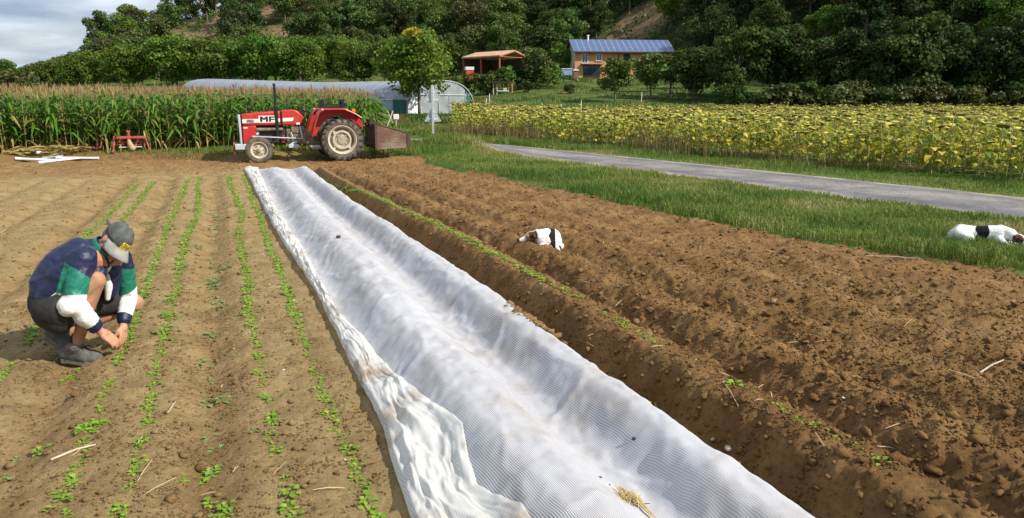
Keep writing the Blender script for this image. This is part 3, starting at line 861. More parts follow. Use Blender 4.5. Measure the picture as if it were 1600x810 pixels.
# dried maize leaves dumped at the left
n = 150
hx = -5.4 + 1.9 * rng.beta(1.5, 1.5, n); hy = 24.05 + rng.normal(0, .14, n); hz = ground_z(hx, hy) + rng.uniform(.01, .17, n)
t = TB()
for i in range(n):
    a = rng.normal(0.15, .45) + (math.pi if rng.random() < .5 else 0); L = rng.uniform(.25, .7)
    d = np.array([math.cos(a), math.sin(a) * .6, rng.normal(0, .12)]); p = np.array([hx[i], hy[i], hz[i]])
    t.strip([p - d * L / 2, p + np.array([0, 0, .03]), p + d * L / 2], [.02, .06, .01], np.array([-math.sin(a) * .6, math.cos(a) * .6, .75]), 0, rng.uniform(0, 1))
v = t.done()
tag(link('cut_maize_leaves', var_mesh('cut_maize_leaves', v, [corn_dry])), 'heap of yellowed maize leaves lying behind the white pipes', 'dry leaves', kind='stuff')

# ------------------------------------------------------------------ sunflowers
sf_leaf = leafmat('sunflower_leaf', (0.10, 0.20, 0.02), (0.50, 0.43, 0.04), trans=0.3, c3=(0.68, 0.54, 0.09))
sf_stalk = leafmat('sunflower_stalk', (0.26, 0.25, 0.07), (0.42, 0.36, 0.14), trans=0.1)
sf_head = leafmat('sunflower_head', (0.56, 0.46, 0.07), (0.74, 0.62, 0.17), trans=0.15)
sf_seed = mat('sunflower_seed_disc', (0.15, 0.10, 0.045), (0.22, 0.16, 0.07), scale=60, rough=.9)
def sunflower(r, full=True):
    t = TB(); H = r.uniform(.92, 1.18); a0 = r.uniform(0, 6.28)
    hd = np.array([math.cos(a0), math.sin(a0), 0])
    l = hd * .1
    pts = [np.zeros(3), l * .2 + [0, 0, H * .5], l * .6 + [0, 0, H * .92], l + hd * .06 + [0, 0, H], l + hd * .15 + [0, 0, H - .06]]
    if not full: pts = pts[1:]
    t.tube(pts, ([.013, .012, .010, .009, .012])[-len(pts):], 3, 1, r.uniform(0, 1))
    c = pts[-1]; nrm = hd * .3 + np.array([0, 0, -.95]); nrm /= np.linalg.norm(nrm)
    s1 = np.cross(nrm, (0, 1, .1)); s1 /= np.linalg.norm(s1); s2 = np.cross(nrm, s1)
    R_ = r.uniform(.085, .135); b = len(t.v); n = 9
    t.v.append(c + nrm * -.01)
    for k in range(n):
        q = 2 * math.pi * k / n; w = R_ * r.uniform(.9, 1.2)
        t.v.append(c + nrm * .035 + s1 * math.cos(q) * w + s2 * math.sin(q) * w)
    t.v.append(c + nrm * .05)
    cc = r.uniform(0, 1)
    for k in range(n):
        t.t.append((b, b + 1 + k, b + 1 + (k + 1) % n)); t.m.append(2); t.c.append(cc)
        t.t.append((b + n + 1, b + 1 + (k + 1) % n, b + 1 + k)); t.m.append(3); t.c.append(0)
    nl = 14 if full else 7
    for i in range(nl):
        u = (i + .5) / nl
        z = H * (.22 + .74 * u) if full else H * (.6 + .36 * u)
        a = a0 + 2.4 * i + r.normal(0, .3); L = r.uniform(.13, .215) * (1.1 - .25 * u)
        d = np.array([math.cos(a), math.sin(a), r.uniform(-.1, .5)])
        b0 = l * u * .7 + np.array([0, 0, z]) + d * .05
        yl_ = np.clip(r.normal(.55 if u > .3 else .75, .34), 0, 1)
        t.leaf(b0, d, L, L * .8, r.uniform(.35, .9), 0, yl_, fold=.15)
    return t.done()
FVs = [sunflower(rr) for _ in range(8)]; FT = [sunflower(rr, False) for _ in range(6)]
fmats = [sf_leaf, sf_stalk, sf_head, sf_seed]
fmesh = [var_mesh('sunflower_plant', v, fmats) for v in FVs]
px, py, far = [], [], []
yv = np.arange(1.0, 95, 0.5)
cand = []
for yy in yv:
    for xx in np.arange(9, 75, 0.27):
        cand.append((xx, yy))
cand = np.array(cand) + rng.normal(0, .07, (len(yv) * len(np.arange(9, 75, 0.27)), 2))
F, Rr = FR(cand[:, 0], cand[:, 1])
k = (cand[:, 0] > sun_front(cand[:, 1])) & (F < 77 + 2 * fbm(Rr / 8, Rr * 0, 2, 87)) & (F > 10) & (Rr > -0.072 * F - 0.3) & (np.abs(Rr) < 0.75 * F)
k &= ~((F > 62 + 0 * F) & (Rr > 4.5) & (Rr < 9.5))
cand = cand[k]; F = F[k]; Rr = Rr[k]
fe = cand[:, 0] - sun_front(cand[:, 1])
keep = rng.uniform(0, 1, len(F)) < np.where(fe < 2.5, .92, np.where(F < 35, .55, np.where(F < 55, .36, .27)))
cand, F, fe = cand[keep], F[keep], fe[keep]
sc = (rng.uniform(.78, 1.16, len(F)) * (1 + .12 * fbm(cand[:, 0] / 2.5, cand[:, 1] / 2.5, 3, 88))) * np.where(fe < .9, .93, 1)
P = np.stack([cand[:, 0], cand[:, 1], ground_z(cand[:, 0], cand[:, 1]) - .01], -1)
score = F + np.where(fe < 1.2, 0, 9)
order = np.argsort(score); first = order[:300]; others = order[300:]
for i in first:
    o = link('sunflower_plant', random.choice(fmesh))
    o.location = P[i]; o.rotation_euler = (0, 0, random.gauss(-0.9, .9)); o.scale = (sc[i],) * 3
    tag(o, 'yellowing sunflower with drooping head at the near edge of the field across the lane', 'sunflower', 'sunflowers along the near edge of the field')
nearf = (fe[others] < 2.4) & (F[others] < 45)
a1, a2 = others[nearf], others[~nearf]
d1 = place_all(FVs, rng.integers(0, 8, len(a1)), P[a1], rng.normal(-.9, .9, len(a1)), sc[a1])
d2 = place_all(FT, rng.integers(0, 6, len(a2)), P[a2], rng.normal(-.9, .9, len(a2)), sc[a2] * np.where(F[a2] > 50, 1.2, 1.04))
V = np.concatenate([d1[0], d2[0]]); T = np.concatenate([d1[1], d2[1] + len(d1[0])])
tag(link('sunflower_field', np_mesh('sunflower_field', V, T, fmats, np.concatenate([d1[2], d2[2]]), {'tint': ('FACE', np.concatenate([d1[3], d2[3]]))})),
    'field of ripening yellow sunflowers stretching back to the dark trees', 'sunflower field', kind='stuff')
print('sunflowers', len(F), len(a1), len(a2))

# ------------------------------------------------------------------ trees
bark = mat('bark', (0.09, 0.065, 0.045), (0.17, 0.13, 0.09), scale=6, rough=.95, bump=.6, bscale=12)
LM = {
    'oak': leafmat('oak_foliage', (0.034, 0.074, 0.010), (0.095, 0.150, 0.022), trans=.25, objvar=1.0),
    'walnut': leafmat('walnut_foliage', (0.046, 0.104, 0.008), (0.125, 0.192, 0.019), trans=.3, objvar=.9),
    'dark': leafmat('dark_foliage', (0.017, 0.038, 0.005), (0.056, 0.092, 0.013), trans=.22, objvar=.9, rough=.8),  # darker leaf colour stands in for cloud shadow on the right-hand wood
    'olive': leafmat('olive_foliage', (0.04, 0.055, 0.012), (0.10, 0.105, 0.024), trans=.2, objvar=.8),
    'yellow': leafmat('yellow_foliage', (0.30, 0.26, 0.02), (0.46, 0.40, 0.04), trans=.3),
}
def crown_arrays(r, rx, rz, cz, nclump, nleaf, ls, lumpy=.5, skirt=0.0):
    cs, rs = [], []
    for i in range(nclump):
        u = r.uniform(-1, 1) if i % 3 else r.uniform(0, 1)
        a = r.uniform(0, 6.28); q = math.sqrt(max(0, 1 - u * u)); rad = r.uniform(.45, .98)
        cs.append((rx * q * math.cos(a) * rad, rx * q * math.sin(a) * rad, cz + rz * u * rad)); rs.append(rx * r.uniform(.24, .46) * (1 - .25 * lumpy * abs(u)))
    cs = np.array(cs); rs = np.array(rs); tc_ = r.uniform(.1, .8, nclump)
    w = rs ** 2 / (rs ** 2).sum()
    k = r.choice(nclump, nleaf, p=w)
    d = r.normal(0, 1, (nleaf, 3)); d /= np.linalg.norm(d, axis=1)[:, None]
    d[:, 2] = np.where(r.uniform(0, 1, nleaf) < .6, np.abs(d[:, 2]), d[:, 2])
    rad = rs[k] * (1 - .5 * r.uniform(0, 1, nleaf) ** 2.0) * r.uniform(.85, 1.15, nleaf)
    c = cs[k] + d * rad[:, None] * np.array([1, 1, .8])
    nrm = d + r.normal(0, .55, (nleaf, 3)); nrm /= np.linalg.norm(nrm, axis=1)[:, None]
    t1 = np.cross(nrm, r.normal(0, 1, (nleaf, 3))); t1 /= np.linalg.norm(t1, axis=1)[:, None] + 1e-9
    t2 = np.cross(nrm, t1)
    s = ls * r.uniform(.55, 1.35, nleaf)[:, None]
    V = np.stack([c - t1 * s * .5, c - t2 * s * .38 + nrm * s * .1, c + t1 * s * .5, c + t2 * s * .38 + nrm * s * .1], 1).reshape(-1, 3)
    Q = np.arange(nleaf * 4).reshape(-1, 4)
    tint = np.clip(tc_[k] + r.normal(0, .2, nleaf), 0, 1)
    return V, Q, tint, cs
def trunk_mb(r, h, rad, cs, nlimb=7):
    mb = MB()
    bend_ = Vector((r.normal(0, .05), r.normal(0, .05), 0)) * h
    pts = [Vector((0, 0, -.3)), Vector((0, 0, .05)) , bend_ * .4 + Vector((0, 0, h * .45)), bend_ + Vector((0, 0, h))]
    mb.tube(pts, [rad * 1.35, rad * 1.1, rad * .8, rad * .35], 8)
    for i in r.choice(len(cs), min(nlimb, len(cs)), replace=False):
        t0 = r.uniform(.35, .85); p0 = bend_ * t0 + Vector((0, 0, h * t0)); p1 = Vector(cs[i])
        mid = p0.lerp(p1, .5) + Vector((0, 0, .08 * h))
        mb.tube([p0, mid, p1], [rad * .5, rad * .3, rad * .1], 5)
    return mb
def tree_kind(seed, kind, rx, rz, cz, nclump, nleaf, ls, trunk_h, trunk_r):
    r = np.random.default_rng(seed)
    V, Q, t, cs = crown_arrays(r, rx, rz, cz, nclump, nleaf, ls)
    cm = np_mesh('crown', V, Q, [LM[kind]], attrs={'tint': ('FACE', t)})
    tm = trunk_mb(r, trunk_h, trunk_r, cs).mesh('trunk', [bark], 50)
    return tm, cm
KINDS = {
    'oak': [tree_kind(100 + i, 'oak', 3.3 + .4 * (i % 3), 2.9 + .5 * (i % 2), 4.2, 30, 3600, .42, 5.2, .2) for i in range(5)],
    'walnut': [tree_kind(200 + i, 'walnut', 3.9, 3.0 + .3 * (i % 2), 4.9, 38, 6500, .38, 6, .22) for i in range(5)],
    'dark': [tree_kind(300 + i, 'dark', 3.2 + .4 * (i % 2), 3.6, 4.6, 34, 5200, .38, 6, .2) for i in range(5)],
    'olive': [tree_kind(350 + i, 'olive', 3.0 + .5 * i, 2.9, 4.0, 30, 3400, .4, 5, .18) for i in range(3)],
    'small': [tree_kind(400 + i, 'oak', 2.3, 2.0, 3.1, 26, 3000, .3, 4, .11) for i in range(3)],
    'shrub': [tree_kind(500 + i, 'olive', 1.7, 1.25, 1.2, 18, 1500, .3, 1.6, .05) for i in range(4)],
    'gshrub': [tree_kind(520 + i, 'walnut', 1.7, 1.5, 1.5, 18, 1500, .3, 1.6, .05) for i in range(3)],
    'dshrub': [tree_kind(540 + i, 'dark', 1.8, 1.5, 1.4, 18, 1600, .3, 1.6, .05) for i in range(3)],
}
def plant(kind, F, Rr, sc_, name, label, cat, group=None, zs=1.0, z=None, var=None):
    x, y = XY(F, Rr)
    tm, cm = random.choice(KINDS[kind]) if var is None else KINDS[kind][var]
    z = float(ground_z(np.array([x]), np.array([y]))[0]) if z is None else z
    t = thing(name, label, cat, (x, y, z - .05), random.uniform(0, 6.28), group)
    t.scale = (sc_, sc_, sc_ * zs)
    link('trunk', tm, t); link('crown', cm, t)
    return t
ORD = ['first', 'second', 'third', 'fourth', 'fifth', 'sixth', 'seventh', 'eighth', 'ninth', 'tenth', 'eleventh', 'twelfth', 'thirteenth', 'fourteenth', 'fifteenth', 'sixteenth', 'seventeenth', 'eighteenth']
# walnut orchard behind the polytunnel
wr = np.random.default_rng(21)
for row, (Fr, off) in enumerate(((118, 0), (130, 3.4), (143, 1.5))):
    for k_, Rr in enumerate(np.arange(-80 + off, -12, 6.9)):
        s_ = (0.98 + .12 * wr.uniform(-1, 1)) * (0.62 + .38 * float(sst(-82, -50, Rr)))
        plant('walnut', Fr + wr.uniform(-2.5, 2.5), Rr + wr.uniform(-1.2, 1.2), s_, 'walnut_tree', 'bright green round-crowned tree in the %s orchard row behind the polytunnel, %s from the left' % (('front', 'middle', 'back')[row], ORD[k_]), 'tree', 'orchard trees, %s row %s' % (('front', 'middle', 'back')[row], 'at left' if Rr < -55 else 'over the tunnel'))
# wooded hillside
acc = []
nc = 24000
cF = wr.uniform(92, 232, nc); cR = wr.uniform(-.73, .73, nc) * cF
cX, cY = XY(cF, cR)
cz = terrain(cX, cY); f0 = np.interp(cR, *HF)
ok = (cR > -.535 * cF) & (cF > f0 + 1) & (cF < f0 + 62) & (bare(cX, cY) < .25) & ~((cR > 8) & (cR < 33) & (cF < 152)) & (cz < 3.5 + .133 * cF)
for dF in (6,):
    bX, bY = XY(cF + dF, cR * (1 + dF / cF)); ok &= bare(bX, bY) < .6
bX, bY = XY(cF + 12, cR * (1 + 12 / cF)); ok &= ~((bare(bX, bY) > .6) & (cR > -64) & (cR < -46))
cF, cR = cF[ok], cR[ok]
aF = np.zeros(0); aR = np.zeros(0)
for F, Rr in zip(cF, cR):
    if len(aF) >= 300: break
    dm = (4.3 if Rr < -55 else 5.2) if F > 140 else 4.4
    if len(aF) and (((F - aF) ** 2 * .5 + (Rr - aR) ** 2) < dm * dm).any(): continue
    aF = np.append(aF, F); aR = np.append(aR, Rr)
acc = list(zip(aF, aR))
for F, Rr in acc:
    pdark = float(sst(-5, 45, Rr)) * .85 + .06  # share of shade-darkened foliage grows to the right, imitating cloud shadow
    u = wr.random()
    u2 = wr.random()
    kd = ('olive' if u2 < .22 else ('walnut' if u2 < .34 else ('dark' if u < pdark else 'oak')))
    reg = 'right' if Rr > 25 else ('middle' if Rr > -35 else 'left')
    lab = {'right': 'dark green tree on the steep wooded slope behind the sunflowers', 'middle': 'green tree on the wooded hillside above the shed and house', 'left': 'green tree on the wooded hill with bare earth patches'}[reg]
    grp = {'right': 'dark trees behind the sunflowers', 'middle': 'trees above the shed and house', 'left': 'trees on the hill with bare patches'}[reg]
    bnd = 'low' if F - float(np.interp(Rr, *HF)) < 16 else ('half way up' if F - float(np.interp(Rr, *HF)) < 34 else 'high up')
    lab += ', ' + bnd; grp += ' ' + bnd
    s_ = wr.uniform(.72, 1.14) * (1.0 if Rr > -85 else .85)
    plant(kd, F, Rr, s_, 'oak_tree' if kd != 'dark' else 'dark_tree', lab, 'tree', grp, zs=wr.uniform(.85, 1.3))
print('hill trees', len(acc))
# undergrowth filling the forest floor
n = 9000
F = wr.uniform(90, 232, n); Rr = wr.uniform(-.75, .75, n) * F
x, y = XY(F, Rr)
k = (F > np.interp(Rr, *HF) + 1) & ((bare(x, y) < .3) | (wr.uniform(0, 1, n) < .3))
x, y, F, Rr = x[k], y[k], F[k], Rr[k]
z = ground_z(x, y)
nl = 9; m_ = len(x)
cc = np.repeat(np.stack([x, y, z], -1), nl, 0) + wr.normal(0, 1, (m_ * nl, 3)) * np.array([.9, .9, .5]) + np.array([0, 0, .8])
nr = wr.normal(0, 1, (m_ * nl, 3)) + np.array([0, -.3, .6]); nr /= np.linalg.norm(nr, axis=1)[:, None]
t1 = np.cross(nr, wr.normal(0, 1, nr.shape)); t1 /= np.linalg.norm(t1, axis=1)[:, None]; t2 = np.cross(nr, t1)
s = wr.uniform(.3, .8, (m_ * nl, 1))
V = np.stack([cc - t1 * s * .5, cc - t2 * s * .4, cc + t1 * s * .5, cc + t2 * s * .4], 1).reshape(-1, 3)
mi = np.repeat((wr.uniform(0, 1, m_) < sst(0, 45, Rr)).astype(int), nl)  # undergrowth takes the same shade-darkened leaves to the right
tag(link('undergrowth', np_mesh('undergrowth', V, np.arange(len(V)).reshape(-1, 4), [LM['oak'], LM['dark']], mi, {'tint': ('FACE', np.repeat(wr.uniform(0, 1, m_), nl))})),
    'scrubby undergrowth between the trees of the hillside', 'undergrowth', kind='stuff')
# right-hand wood edge
for i, Rr in enumerate(np.arange(27, 68, 3.6)):
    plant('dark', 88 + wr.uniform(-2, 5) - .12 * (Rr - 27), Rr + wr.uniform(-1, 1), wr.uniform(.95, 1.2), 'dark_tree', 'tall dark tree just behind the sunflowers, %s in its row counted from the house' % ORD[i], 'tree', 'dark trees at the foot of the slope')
    plant('olive' if i % 2 else 'oak', 99 + wr.uniform(-3, 3) - .1 * (Rr - 27), Rr + wr.uniform(-1, 3), wr.uniform(.9, 1.15), 'oak_tree', 'lighter green tree between the dark trees behind the sunflowers, %s from the house' % ORD[i], 'tree', 'lighter trees at the foot of the slope')
for i, Rr in enumerate(np.arange(24, 66, 2.5)):
    plant('shrub' if i % 3 else 'dshrub', 82 + wr.uniform(-1.5, 1.5) - .1 * (Rr - 24), Rr + wr.uniform(-.8, .8), wr.uniform(.9, 1.5), 'shrub', '%s shrub along the back edge of the sunflower field, %s from the house' % ('olive green' if i % 3 else 'dark green', ORD[i]), 'shrub', 'shrubs behind the sunflower field')
# trees that stand alone
plant('small', 90, 12.3, 1.0, 'fruit_tree', 'small round tree with pale bare trunk on the meadow in front of the wooden house', 'tree', var=0)
plant('small', 95, 17.4, 1.1, 'fruit_tree', 'green tree hiding the right part of the lower floor of the wooden house', 'tree', var=1)
plant('dark', 93, 22.2, .80, 'dark_tree', 'dark bushy tree just right of the wooden house', 'tree', var=0)
plant('small', 97, 20.3, 1.1, 'fruit_tree', 'green tree before the right end of the solar roof', 'tree', var=2)
plant('small', 113, 3.6, 1.15, 'bush_tree', 'leafy green bush-like tree right of the open barn', 'tree', var=1)
plant('gshrub', 112, 5.3, 1.0, 'shrub', 'low green shrub between the open barn and the wooden house', 'shrub')
for i, (F, Rr, s_) in enumerate(((109, -8.2, 1.0), (111, -5.6, 1.1), (110, -3.0, 1.1), (112, -.6, 1.2), (113, 1.4, 1.2))):
    plant('gshrub' if i % 2 else 'dshrub', F, Rr, s_, 'shrub', 'green shrub in the hedge in front of the open barn', 'shrub', 'hedge shrubs before the open barn')
plant('gshrub', 141, 9.0, 1.9, 'bush_tree', 'green bush behind the left gable of the wooden house', 'tree')
plant('oak', 147, 22.5, .75, 'oak_tree', 'round green bush on the dry slope behind the solar roof', 'tree', var=2)
for F, Rr, s_ in ((112, -73, 1.3), (108, -69, 1.1)):
    plant('shrub', F, Rr, s_ * 1.2, 'shrub', 'yellowish bush beyond the left end of the maize', 'shrub', 'yellowish bushes beyond the maize')
skyl = ([-20, 0, 60, 100, 130, 150, 175, 195, 210], [120, 115, 101, 89, 80, 71, 66, 49, 38])
for Fr in (158, 170):
    for i, u_ in enumerate(np.arange(-12 + (6 if Fr > 160 else 0), 205, 15.0)):
        a_ = (u_ - 800) / 1155; b_ = (405 - np.interp(u_, *skyl) - wr.uniform(-3, 6)) / 1155
        t_ = Fr / (math.cos(PITCH) + b_ * math.sin(PITCH)); zt_ = CAM_H + t_ * (b_ * math.cos(PITCH) - math.sin(PITCH))
        x_, y_ = XY(Fr, a_ * t_); zg = float(ground_z(np.array([x_]), np.array([y_]))[0])
        s_ = max(.3, (zt_ - zg) / 7.0)
        plant('olive' if i % 4 == 1 else 'oak', Fr, a_ * t_, min(s_, 1.25), 'oak_tree', 'distant tree on the low sloping skyline at far left, %s' % ('nearer row' if Fr < 160 else 'farther row'), 'tree', 'distant skyline trees, %s' % ('nearer row' if Fr < 160 else 'farther row'), zs=max(1, s_ / 1.25))
for i, (F, Rr, s_, kd) in enumerate(((104, -9.5, .9, 'gshrub'), (118, 3.2, 1.2, 'dshrub'), (116, 6.4, 1.1, 'gshrub'), (107, 2.0, .6, 'dshrub'), (103, 8.0, .55, 'shrub'), (108, 14.5, .9, 'dshrub'), (106, 19.0, 1.2, 'gshrub'), (101, 24.5, 1.3, 'dshrub'), (112, 26.0, 1.5, 'gshrub'))):
    plant(kd, F, Rr, s_, 'shrub', ('green shrub', 'dark shrub', 'olive shrub')[('gshrub', 'dshrub', 'shrub').index(kd)] + ' on the rough slope below the house and barn', 'shrub', 'shrubs on the slope, ' + kd.replace('gshrub', 'green').replace('dshrub', 'dark').replace('shrub', 'olive'))
plant('gshrub', 42, -8.0, .55, 'shrub', 'dark low bush beside the white marker box', 'shrub')
plant('dshrub', 58, 4.0, .4, 'shrub', 'little dark tree in the green strip right of the polytunnel', 'shrub')
# the big tree leaning over the polytunnel
r = np.random.default_rng(77)
x, y = XY(69, -8.5)
t = thing('walnut_tree', 'tall bright green tree with a yellow tuft near its top hanging over the polytunnel end', 'tree', (x, y, float(ground_z(np.array([x]), np.array([y]))[0]) - .05))
LM['spring'] = leafmat('walnut_light_foliage', (0.075, 0.15, 0.012), (0.19, 0.255, 0.026), trans=.35)
V, Q, ti, cs = crown_arrays(r, 3.3, 2.6, 4.3, 46, 5600, .32)
link('trunk', trunk_mb(r, 5.2, .13, cs, 12).mesh('trunk', [bark], 50), t)
link('crown', np_mesh('crown', V, Q, [LM['spring']], attrs={'tint': ('FACE', ti)}), t)
V, Q, ti, cs = crown_arrays(r, 1.1, .6, 6.6, 9, 380, .3)
V = V + np.array([-1.0, -1.6, .2])
link('yellow_tuft', np_mesh('yellow_tuft', V, Q, [LM['yellow']], attrs={'tint': ('FACE', ti)}), t)
V, Q, ti, cs = crown_arrays(r, 1.3, 1.0, 2.5, 12, 800, .30)
link('low_branch', np_mesh('low_branch', V + np.array([-1.2, -.4, .2]), Q, [LM['spring']], attrs={'tint': ('FACE', ti)}), t)

# ------------------------------------------------------------------ net over the bed
def px(u, v, F):
    """world point on the sight line of a photo point at ground distance F (surveying aid)"""
    a = (u - 800) / 1155; b_ = (405 - v) / 1155
    t = F / (math.cos(PITCH) + b_ * math.sin(PITCH))
    x, y = XY(F, a * t)
    return Vector((x, y, CAM_H + t * (b_ * math.cos(PITCH) - math.sin(PITCH))))
NR = ([1, 2.02, 2.38, 2.86, 3.67, 4.2, 4.57, 5.0, 5.59, 6.87, 8.44, 11, 13.55, 17, 18.5, 18.95], [1.90, 1.895, 1.885, 1.88, 1.86, 1.86, 1.93, 1.95, 1.95, 1.89, 1.86, 1.78, 1.80, 1.86, 1.92, 1.98])
NL = ([1, 2.56, 3.4, 4.15, 5.23, 6.44, 7.27, 9.56, 12.2, 15.2, 18.4, 19], [.52, .58, .64, .65, .66, .67, .64, .57, .55, .54, .50, .50])
NF = ([1, 2.3, 2.6, 2.79, 3.04, 3.25, 3.54, 3.96, 4.74, 5.44, 6.91, 8.71, 10.8, 14.3, 18.5, 19], [.98, .93, .86, .89, .95, .93, .89, .85, .80, .74, .74, .76, .72, .75, .80, .82])
def net_z(x, y):
    z = profile(x, y)
    sag = 0.022 * fbm(x * 3.2, y * 1.4, 3, 111) + 0.010 * fbm(x * 9, y * 5, 3, 112) + 0.005 * fbm(x * 22, y * 16, 2, 113)
    crease = 0.009 * np.maximum(0, 1 - 9 * np.abs(fbm(x * 2.1 + y * .55, y * .95 - x * .4, 3, 114))) + 0.006 * np.maximum(0, 1 - 8 * np.abs(fbm(x * 3.4 - y * 1.1 + 7, y * 1.6, 3, 118)))
    return z + 0.042 + sag + crease
def net_material(name, col, stain, gap, stripes=True):
    m, nt, b = nodes_of(name)
    co = nt.nodes.new('ShaderNodeTexCoord').outputs['Object']
    st = ramp(nt, noise(nt, 3.5, 8, co), [(0.53, (0, 0, 0)), (0.72, (1, 1, 1))])
    c = mixc(nt, st, col, stain)
    fine = ramp(nt, noise(nt, 260, 2, co), [(0.3, (.86, .86, .86)), (0.7, (1, 1, 1))])
    c = mixc(nt, 1.0, c, fine, 'MULTIPLY')
    nt.links.new(c, b.inputs['Base Color']); b.inputs['Roughness'].default_value = .7; b.inputs['Specular IOR Level'].default_value = .25
    tl = nt.nodes.new('ShaderNodeBsdfTranslucent'); nt.links.new(c, tl.inputs['Color'])
    m1 = nt.nodes.new('ShaderNodeMixShader'); m1.inputs[0].default_value = .3
    nt.links.new(b.outputs[0], m1.inputs[1]); nt.links.new(tl.outputs[0], m1.inputs[2])
    tp = nt.nodes.new('ShaderNodeBsdfTransparent')
    mp = nt.nodes.new('ShaderNodeMapping'); mp.inputs['Rotation'].default_value = (0, 0, R(-3))
    nt.links.new(co, mp.inputs['Vector'])
    wv = nt.nodes.new('ShaderNodeTexWave'); wv.wave_type = 'BANDS'; wv.bands_direction = 'X'
    wv.inputs['Scale'].default_value = 0.314 / 0.0080; wv.inputs['Distortion'].default_value = .6; wv.inputs['Detail'].default_value = 1; wv.inputs['Detail Scale'].default_value = .6
    nt.links.new(mp.outputs[0], wv.inputs['Vector'])
    r_ = ramp(nt, wv.outputs['Fac'], [(0.25, (gap, gap, gap)), (0.6, (.04, .04, .04))])
    vis = ramp(nt, noise(nt, 1.6, 5, co), [(0.32, (.45, .45, .45)), (0.62, (1, 1, 1))])
    r_ = mixc(nt, 1.0, r_, vis, 'MULTIPLY')
    m2 = nt.nodes.new('ShaderNodeMixShader')
    nt.links.new(r_, m2.inputs[0]); nt.links.new(m1.outputs[0], m2.inputs[1]); nt.links.new(tp.outputs[0], m2.inputs[2])
    nt.links.new(m2.outputs[0], nt.nodes['Material Output'].inputs['Surface'])
    return m
net_mat = net_material('net_mesh', (.78, .785, .84), (.66, .62, .60), .56)
fold_mat = net_material('net_folded', (.84, .82, .78), (.50, .37, .25), .22)
cover = thing('row_cover', 'long white insect net laid over two crop ridges beside the furrow', 'crop net', (0, 0, 0))
yl = [0.9]
while yl[-1] < 18.93: yl.append(yl[-1] + max(.014, .0042 * yl[-1]))
yv = np.array(yl); u = np.linspace(0, 1, 96)
xl = np.interp(yv, *NL) + .05; xr = np.interp(yv, *NR) + .02 * fbm(yv * 2.3, yv * 0, 4, 115) + .03 * np.maximum(0, vnoise(yv * 1.1, yv * 0 + 4, 116)) ** 2
X = xl[:, None] + (xr - xl)[:, None] * u[None]
Y = np.repeat(yv[:, None], len(u), 1)
Y = Y - .12 * sst(17.5, 18.93, Y) * (1 + np.sin(X * 4.0 + .6)) * .8
Z = net_z(X, Y)
edgeu = sst(.93, 1.0, u)[None]
Z = Z - edgeu * .030 - .03 * sst(18.3, 18.93, Y)
idx = np.arange(X.size).reshape(X.shape)
Qd = np.stack([idx[:-1, :-1], idx[:-1, 1:], idx[1:, 1:], idx[1:, :-1]], -1).reshape(-1, 4)
link('net_sheet', np_mesh('net_sheet', np.stack([X, Y, Z], -1).reshape(-1, 3), Qd, [net_mat], smooth=True), cover)
u = np.linspace(0, 1, 70)
xl = np.interp(yv, *NL) + .014 * fbm(yv * 2.0, yv * 0, 4, 117); xr = np.interp(yv, *NF) + .02 * fbm(yv * 1.6, yv * 0, 4, 118)
U = np.repeat(u[None], len(yv), 0); Y = np.repeat(yv[:, None], len(u), 1)
X = xl[:, None] + (xr - xl)[:, None] * U
near = 1 - sst(2.9, 4.2, Y)
warp = .35 * fbm(U * 1.5, Y * .9, 3, 119)
body = np.sin(np.pi * np.clip(U, 0, 1)) ** .6
wr1 = np.abs(fbm((U + warp) * 3.2, Y * 1.1, 3, 120)); wr2 = 1 - np.abs(fbm((U + warp) * 4.5 + Y * .5, Y * 2.6, 4, 121)) * 2
Z = net_z(X, Y) + .004 + body * (.018 + .048 * wr1 + .008 * wr2 + near * .05 * np.abs(fbm(U * 4 + Y * 1.6, Y * 2.2, 3, 122)))
Z = Z - .02 * (1 - sst(0, .06, U)) + .007 * body * fbm(U * 12, Y * 5, 3, 123)
X = X + .022 * body * fbm(U * 3, Y * 3.1, 3, 124)
idx = np.arange(X.size).reshape(X.shape)
Qd = np.stack([idx[:-1, :-1], idx[:-1, 1:], idx[1:, 1:], idx[1:, :-1]], -1).reshape(-1, 4)
o = link('folded_edge', np_mesh('folded_edge', np.stack([X, Y, Z], -1).reshape(-1, 3), Qd, [fold_mat], smooth=True), cover)
o['label'] = 'crumpled and soil-stained gathered edge of the net'
# what lies on the net
straw = mat('straw', (.52, .36, .13), (.68, .52, .24), scale=30, rough=.8)
dark_twig = mat('dark_twig', (.05, .035, .02), rough=.9)
nz_ = lambda x, y: float(net_z(np.array([x]), np.array([y]))[0])
t = thing('straw_clump', 'tuft of dry golden straw lying on the near end of the white net', 'straw', (1.40, 2.30, nz_(1.40, 2.30)))
sr = np.random.default_rng(5)
mb = MB()
for i in range(120):
    a = sr.normal(1.9, 1.0); L = sr.uniform(.02, .07)
    p = Vector((sr.normal(-.01, .022), sr.normal(.01, .025), sr.uniform(.0, .03)))
    d = Vector((math.cos(a), math.sin(a), sr.normal(0, .3))) * L * .5
    mb.tube([p - d, p + Vector((0, 0, sr.normal(0, .006))), p + d], [.0010, .0013, .0006], 3)
for i in range(45):
    q = sr.uniform(-.01, .01); p = Vector((.0 + q, .08 + sr.normal(0, .02), .015)); 
    mb.tube([p, Vector((.02 + q, -.02, .018 + sr.normal(0, .004))), Vector((.024 + q * .6, -.12 + sr.normal(0, .02), .008))], [.0007, .0014, .001], 3)
mb.build('straw_stalks', straw, t)
mb = MB()
for p0, p1 in (((-.055, .02, .012), (-.02, .025, .016)), ((-.015, .01, .02), (.0, -.055, .012)), ((.02, -.045, .014), (.06, -.05, .01)), ((-.01, -.02, .02), (.012, -.05, .016))):
    mb.tube([p0, p1], [.0022, .0018], 4)
mb.build('twig', dark_twig, t)
